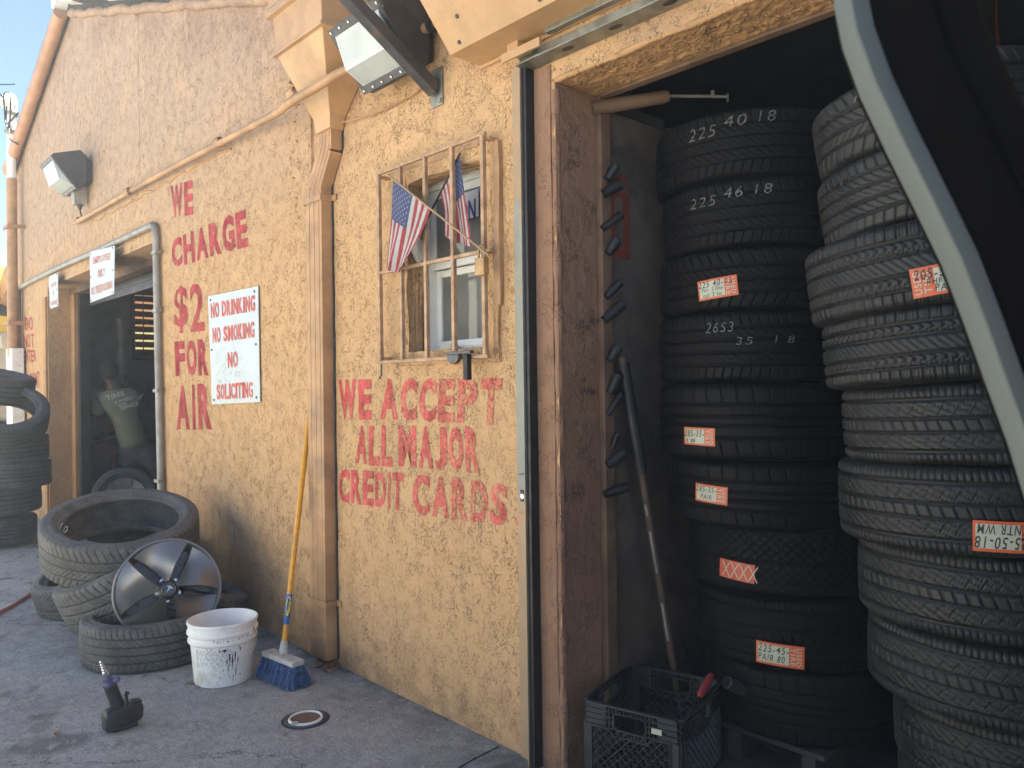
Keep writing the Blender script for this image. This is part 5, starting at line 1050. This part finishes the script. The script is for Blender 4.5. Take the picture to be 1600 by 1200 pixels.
# ================================================================== MILK CRATE with tools
mc = thing('milk_crate', 'black plastic milk crate with lattice sides standing in the storeroom doorway', 'crate', (.408,.222,.007), (0,0,R_(14)))
Wc, Dc, Hc = .32, .37, .278
def side_panel(w_, flip_tag):
    q = MB(); h = Hc; t_ = .004
    def rr_(x0, x1, z0, z1, y0=-.004, y1=.0): q.box((x0,y0,z0),(x1,y1,z1))
    for z in (h-.006, h-.024, h-.042, h-.060, h-.078): rr_(-w_/2+.012, w_/2-.012, z, z+.0035, -.012, 0) if z > h-.03 or True else None
    return q
def lattice(w_):
    q = MB(); h = Hc
    ribz = [h-.008-.017*k for k in range(5)]
    hx0, hx1 = -.055, .055
    for i, z in enumerate(ribz):
        if i in (0,): q.box((-w_/2+.006,-.012,z),(w_/2-.006,.002,z+.006))
        elif i in (1,2,3): q.box((-w_/2+.006,-.009,z),(hx0,.0,z+.003)); q.box((hx1,-.009,z),(w_/2-.006,.0,z+.003))
        else: q.box((-w_/2+.006,-.009,z),(w_/2-.006,.0,z+.003))
    # backing sheets either side of the handle, square ribs above it
    q.box((-w_/2+.006,-.002,ribz[4]),(hx0-.035,.001,h-.004)); q.box((hx1+.035,-.002,ribz[4]),(w_/2-.006,.001,h-.004))
    x = hx0-.03
    while x < hx1+.032:
        if hx0 < x < hx1: q.box((x,-.009,h-.023),(x+.0025,0,h-.002)); q.box((x,-.009,ribz[4]-.018),(x+.0025,0,ribz[4]+.003))
        else: q.box((x,-.009,ribz[4]),(x+.0025,0,h-.002))
        x += .0125
    # handle hole rim
    rim = [(hx0,h-.03),(hx0+.008,h-.023),(hx1-.008,h-.023),(hx1,h-.03),(hx1,ribz[4]+.012),(hx1-.012,ribz[4]),(hx0+.012,ribz[4]),(hx0,ribz[4]+.012)]
    for k in range(8): a, b = rim[k], rim[(k+1)%8]; q.bar((a[0],-.006,a[1]), (b[0],-.006,b[1]), .011, .003, upv=(0,0,1) if abs(a[0]-b[0]) > .004 else (1,0,0))
    lowr = [(-w_/2+.02,ribz[4]-.002),(hx0-.02,ribz[4]-.002),(hx0,ribz[4]-.02),(hx1,ribz[4]-.02),(hx1+.02,ribz[4]-.002),(w_/2-.02,ribz[4]-.002)]
    for k in range(5): a, b = lowr[k], lowr[k+1]; q.bar((a[0],-.006,a[1]), (b[0],-.006,b[1]), .010, .003)
    # corner posts
    for s_ in (-1,1): q.box((s_*(w_/2-.012)-.012,-.007,.004),(s_*(w_/2-.012)+.012,.002,ribz[4])); q.box((s_*(w_/2-.026)-.0015,-.012,.004),(s_*(w_/2-.026)+.0015,0,ribz[4]))
    # diagonal lattice
    zt, zb_, xl, xr = ribz[4]-.003, .022, -w_/2+.028, w_/2-.028
    for sgn in (1,-1):
        c0 = -.6
        while c0 < .6:
            pts = []
            for x_ in (xl, xr):
                z = sgn*x_+c0
                if zb_ <= z <= zt: pts.append((x_, z))
            for z in (zb_, zt):
                x_ = (z-c0)*sgn
                if xl < x_ < xr: pts.append((x_, z))
            if len(pts) >= 2:
                pts = sorted(set(pts)); a, b = pts[0], pts[-1]
                # skip where it would cross the handle surround
                if abs(a[0]-b[0]) > .01: q.bar((a[0],-.005+.0005*sgn,a[1]), (b[0],-.005+.0005*sgn,b[1]), .0075 if sgn > 0 else .004, .0028, upv=(0,0,1))
            c0 += .030
    q.box((-w_/2+.01,-.009,.004),(w_/2-.01,.001,.022))
    return q
for ang, w_, d in ((0,Wc,Dc/2),(PI,Wc,Dc/2),(PI/2,Dc,Wc/2),(-PI/2,Dc,Wc/2)):
    o = lattice(w_).build('side_panel', 'crate_plastic', mc); o.rotation_euler = (0,0,ang); v = Matrix.Rotation(ang,3,'Z')@Vector((0,-d,0)); o.location = v
q = MB()
for k in range(10): q.box((-Wc/2+.012+k*.031,-Dc/2+.01,.006),(-Wc/2+.018+k*.031,Dc/2-.01,.011))
for k in range(12): q.box((-Wc/2+.01,-Dc/2+.012+k*.031,.0115),(Wc/2-.01,-Dc/2+.018+k*.031,.016))
q.build('crate_floor', 'crate_plastic', mc)
q = MB(); q.box((.075,-Dc/2-.0135,.222),(.108,-Dc/2-.0092,.238)); q.build('white_label', 'sticker_white', mc)
q = MB(); h0, h1 = atD(1112,1054,2.62), atD(1093,1088,2.52); st = thing('screwdriver', 'red handled screwdriver standing in the back right corner of the milk crate', 'screwdriver', tuple(h1))
q = MB(); q.tube([h0, h0.lerp(h1,.1), h0.lerp(h1,.9), h1], [.008,.012,.012,.008], 10); q.build('handle', 'hose_red', st, off=h1, smooth=50)
d_ = (h1-h0).normalized(); q = MB(); q.tube([h1, h1+d_*.14], .004, 8); q.build('blade', 'chrome', st, off=h1)
pp0 = atD(1136,1066,2.60); pi_ = thing('pipe', 'hollow steel pipe end pointing out between the crate and the dark stack', 'pipe', tuple(pp0)); dd = Vector((.25,.8,-.45)).normalized()
Mx = dd.to_track_quat('Z','Y').to_matrix().to_4x4(); q = MB(); q.lathe([(.016,.35),(.021,.35),(.021,.0),(.017,-.001),(.016,.004),(.016,.35)], 20, 0, Mx); q.build('tube', 'dark_steel', pi_, smooth=50)
q = MB(); q.tube(bez([onZ(1035,1030,.10)+Vector((0,.15,.25)), atD(1080,1050,2.8), atD(1125,1120,2.75), atD(1190,1160,2.7), atD(1240,1190,2.65)], 6), .004, 6); tag(q.build('thin_cable', 'black_metal', smooth=60), 'thin black cable drooping behind the milk crate to the floor', 'cable')

# ================================================================== INSIDE THE GARAGE: changer, wheel, person
mcn = thing('tyre_changer', 'tyre changing machine with red bed and upright grey column inside the dark garage bay', 'machine', (-7.35,.85,.012)); o0 = mcn.location
cT, cB_ = onX(187,498,-7.35), onX(191,590,-7.35)
q = MB(); q.tube([(-7.35,cB_.y,.5),(-7.35,cB_.y,cB_.z),cT], [.05,.045,.045], 14); q.build('column', 'grey_conduit', mcn, off=o0, smooth=40)
q = MB(); q.tube([cB_, cB_+Vector((0,0,-.16))], .02, 10); q.build('mount_head', 'chrome', mcn, off=o0, smooth=40)
a_, b_ = onX(132,712,-7.3), onX(177,698,-7.3); q = MB(); q.box((-7.6,a_.y,a_.z-.02),(-7.25,b_.y,b_.z+.045)); q.build('bed', 'rust_red', mcn, off=o0, bevel=.01)
q = MB(); q.box((-7.28,b_.y-.03,.012),(-7.24,b_.y+.01,a_.z)); q.box((-7.28,a_.y,.012),(-7.24,a_.y+.04,a_.z)); q.build('leg', 'rust_red', mcn, off=o0)
q = MB(); q.tube(bez([(-7.3,a_.y+.1,b_.z+.06),(-7.25,b_.y,b_.z+.10),(-7.2,b_.y+.12,b_.z+.06)], 6), .014, 8); q.build('pedal_bar', 'galvanized', mcn, off=o0)
q = MB(); q.box((-7.7,.9,.012),(-7.3,1.25,.75)); q.build('cabinet', 'interior_dark', mcn, off=o0, bevel=.02)
gt_c = onX(196,776,-6.35); gt = tyre('mounted tyre with alloy rim standing at the feet of the bending worker', tuple(gt_c), .30, .21, 1, 'rubber_far', (.93,-.36,.05), .2)
del gt['_r']; del gt['_w']
q = MB(); q.lathe([(.0,.12),(.05,.125),(.06,.15),(.19,.17),(.205,.195),(.2,.05),(.02,.05)], 32)
q.build('rim', 'alloy', gt, smooth=40)
for k in range(6):
    a = k*PI/3; q = MB(); q.bar((.05*math.cos(a),.05*math.sin(a),.16),(.195*math.cos(a),.195*math.sin(a),.19), .035, .02); q.build('rim_spoke', 'alloy', gt)

pe = thing('person', 'person in olive printed shirt and dark jeans bending over the tyre changer', 'person', (-6.7,.80,.012)); o0 = pe.location
def xp(x, y, X=-6.7): p = onX(x, y, X); return p
def skin(name, mat, pts, edges, radii, root=0, sub=2):
    me = bpy.data.meshes.new(name); me.from_pydata([tuple(Vector(p)-o0) for p in pts], edges, []); o = bpy.data.objects.new(name, me); C.objects.link(o); o.parent = pe
    md = o.modifiers.new('skin', 'SKIN'); sv = me.skin_vertices[0].data
    for i, r in enumerate(radii): sv[i].radius = r if isinstance(r, tuple) else (r, r); sv[i].use_root = (i == root)
    md.use_smooth_shade = True; s_ = o.modifiers.new('sub', 'SUBSURF'); s_.levels = sub; s_.render_levels = sub
    me.materials.append(MATS[mat]); return o
hip = xp(212,694); chest = xp(186,622); neck = xp(176,600); head = xp(170,582)
sh = Vector((0,.19,0)); hp_ = Vector((0,.10,0)); f_ = Vector((-.0,0,0))
pel = hip; lk_ = Vector((hip.x+.02, hip.y+.0, .50)); 
Lh, Rh = pel-Vector((.06,.09,.02)), pel+Vector((.06,.09,-.02))
Lk, Rk = Vector((pel.x-.10, pel.y+.0, .50)), Vector((pel.x+.08, pel.y+.20, .50)); La, Ra = Vector((pel.x-.05, pel.y+.06, .10)), Vector((pel.x+.12, pel.y+.24, .10))
Ls, Rs = chest+Vector((-.1,-.15,.0)), chest+Vector((.05,.12,.0)); Le, Re = Ls+Vector((-.08,-.07,-.30)), Rs+Vector((-.30,-.02,-.26)); Lw, Rw = Le+Vector((-.16,-.02,-.20)), Re+Vector((-.24,-.1,-.12))
def hand(w_, d_): return [w_+d_*.05, w_+d_*.09]
body = [pel, pel.lerp(chest,.5), chest, neck, head+Vector((-.02,-.01,.0)), head+Vector((-.05,-.03,-.02)), Lh, Lk, La, La+Vector((-.14,-.05,-.05)), Rh, Rk, Ra, Ra+Vector((-.14,-.05,-.05)), Ls, Le, Lw, Rs, Re, Rw]
ed = [(0,1),(1,2),(2,3),(3,4),(4,5),(0,6),(6,7),(7,8),(8,9),(0,10),(10,11),(11,12),(12,13),(2,14),(14,15),(15,16),(2,17),(17,18),(18,19)]
ra = [.08,.09,.115,.055,.085,.075,.06,.05,.04,.035,.06,.05,.04,.035,.06,.042,.028,.06,.042,.028]
skin('body', 'skin', body, ed, ra)
for w_, dr_ in ((Lw, (Lw-Le).normalized()), (Rw, (Rw-Re).normalized())):
    pts = [w_, w_+dr_*.08]; e_ = [(0,1)]; r_ = [.026,.034]; sdv = dr_.cross(Vector((0,0,1))).normalized()
    for k, (s_, l) in enumerate(((-.030,.065),(-.010,.075),(.010,.072),(.030,.055))):
        b0 = len(pts); pts += [w_+dr_*.10+sdv*s_, w_+dr_*(.10+l*.6)+sdv*s_*1.1+Vector((0,0,-.008)), w_+dr_*(.10+l)+sdv*s_*1.1+Vector((0,0,-.025))]; e_ += [(1,b0),(b0,b0+1),(b0+1,b0+2)]; r_ += [.011,.009,.008]
    b0 = len(pts); pts += [w_+dr_*.05+sdv*.045, w_+dr_*.09+sdv*.055]; e_ += [(0,b0),(b0,b0+1)]; r_ += [.012,.009]
    skin('hand', 'skin', pts, e_, r_, sub=1)
skin('shirt', 'olive_shirt', [pel+Vector((0,0,-.10)), pel.lerp(chest,.35), pel.lerp(chest,.7), chest, chest.lerp(neck,.55), Ls, Ls.lerp(Le,.6), Rs, Rs.lerp(Re,.6)], [(0,1),(1,2),(2,3),(3,4),(3,5),(5,6),(3,7),(7,8)], [(.175,.165),(.16,.145),(.165,.145),(.17,.145),.10,.10,.085,.10,.085], 3)
skin('trousers', 'jeans', [pel, pel+Vector((0,0,-.08)), Lh+Vector((0,0,-.08)), Lk, La+Vector((0,0,-.02)), Rh+Vector((0,0,-.08)), Rk, Ra+Vector((0,0,-.02))], [(0,1),(1,2),(2,3),(3,4),(1,5),(5,6),(6,7)], [.145,.15,.115,.092,.085,.115,.092,.085], 1)
skin('shoe', 'black_metal', [La+Vector((.03,.01,-.045)), La+Vector((-.18,-.06,-.055))], [(0,1)], [.05,.045]); skin('shoe', 'black_metal', [Ra+Vector((.03,.01,-.045)), Ra+Vector((-.18,-.06,-.055))], [(0,1)], [.05,.045])
q = MB(); q.lathe([(.0001,-.10),(.05,-.085),(.085,-.04),(.095,.0),(.088,.05),(.06,.09),(.03,.105),(.0001,.11)], 20, 0, Matrix.Translation(head+Vector((.005,0,.02)))@Matrix.Rotation(R_(-35),4,'Y')); q.build('hair', 'hair', pe, off=o0, smooth=180)
# shirt print on the back: follows the shirt's back, 1.5 cm outside its skin
q = MB(); rr = random.Random(6)
tow = (CAM-chest).normalized(); sx_ = Vector((ca.x,ca.y,0)).normalized(); upd = (chest-pel).normalized()
cP = pel.lerp(chest,.85)+tow*.168
def SP(u, v): return cP+(upd.cross(tow)).normalized()*u+upd*v-tow*(.8*u*u)
def prt(s_, u0, u1, v0, v1): 
    vs, fs = text_geo(s_, .02); q.add([SP(u0+(u1-u0)*a, v0+(v1-v0)*b) for a, b in vs], fs)
prt('TIRES', -.11,.06,.09,.135); prt('& WHEELS', -.05,.12,.03,.06); prt('SERVICE', -.02,.15,-.05,-.01); prt('24 HR', -.03,.05,-.005,.02)
q.build('shirt_print', 'shirt_print', pe, off=o0)

# ================================================================== CAR DOOR FRAME beside the camera
cf = thing('car_door_frame', 'grey and black car window frame crossing the upper right of the view, close by', 'car part', tuple(atD(1500,450,.5)-Vector((0,0,.5)))); off = cf.location
pathL = [(1293, -420), (1311, -150), (1322, -20), (1336, 50), (1365, 130), (1410, 225), (1455, 315), (1500, 408), (1536, 502), (1572, 602), (1608, 700), (1636, 790), (1676, 920), (1716, 1060), (1776, 1300)]
def ring(i, cs):
    x, y = pathL[i]; x0, y0 = pathL[max(i-1,0)]; x1, y1 = pathL[min(i+1,len(pathL)-1)]
    p = atD(x, y, .5); tdir = (atD(x1,y1,.5)-atD(x0,y0,.5)).normalized(); depth = Vector((cc.x,cc.y,0)).normalized(); acr = tdir.cross(depth); acr = acr if acr.dot(ca) > 0 else -acr
    depth = acr.cross(tdir); depth = depth if depth.dot(cc) > 0 else -depth
    return [p+acr*a+depth*d for a, d in cs]
def sweep(name, cs, mat, bev):
    q = MB(); loft(q, [ring(i, cs) for i in range(len(pathL))]); return q.build(name, mat, cf, off=off, smooth=35, bevel=bev)
sweep('painted_edge', [(0,.003),(.0007,.001),(.002,0),(.0122,.0),(.0134,.0007),(.014,.002),(.0135,.03),(.004,.028)], 'car_trim_grey', 0)
sweep('rubber_seal', [(.0142,.003),(.026,.001),(.040,-.001),(.052,.0),(.0535,.006),(.0535,.06),(.0142,.05)], 'car_trim_black', 0)
sweep('inner_trim', [(.0538,.012),(.062,.006),(.084,.006),(.090,.012),(.090,.03),(.0538,.05)], 'car_trim_black', 0)

q = MB(); q.box((2.16,-3.35,.35), (6.6,-1.47,1.02)); q.build('unseen_car_side', 'car_trim_grey', cf, off=off, bevel=.05)  # unseen car body from here on, added to darken the storeroom
q = MB(); q.box((2.3,-3.2,1.62), (6.0,-1.55,1.74)); q.build('unseen_car_roof', 'car_trim_grey', cf, off=off, bevel=.05)
q = MB(); q.box((2.45,-3.15,1.02), (5.9,-1.58,1.62)); q.build('unseen_car_cabin', 'car_trim_black', cf, off=off, bevel=.03)
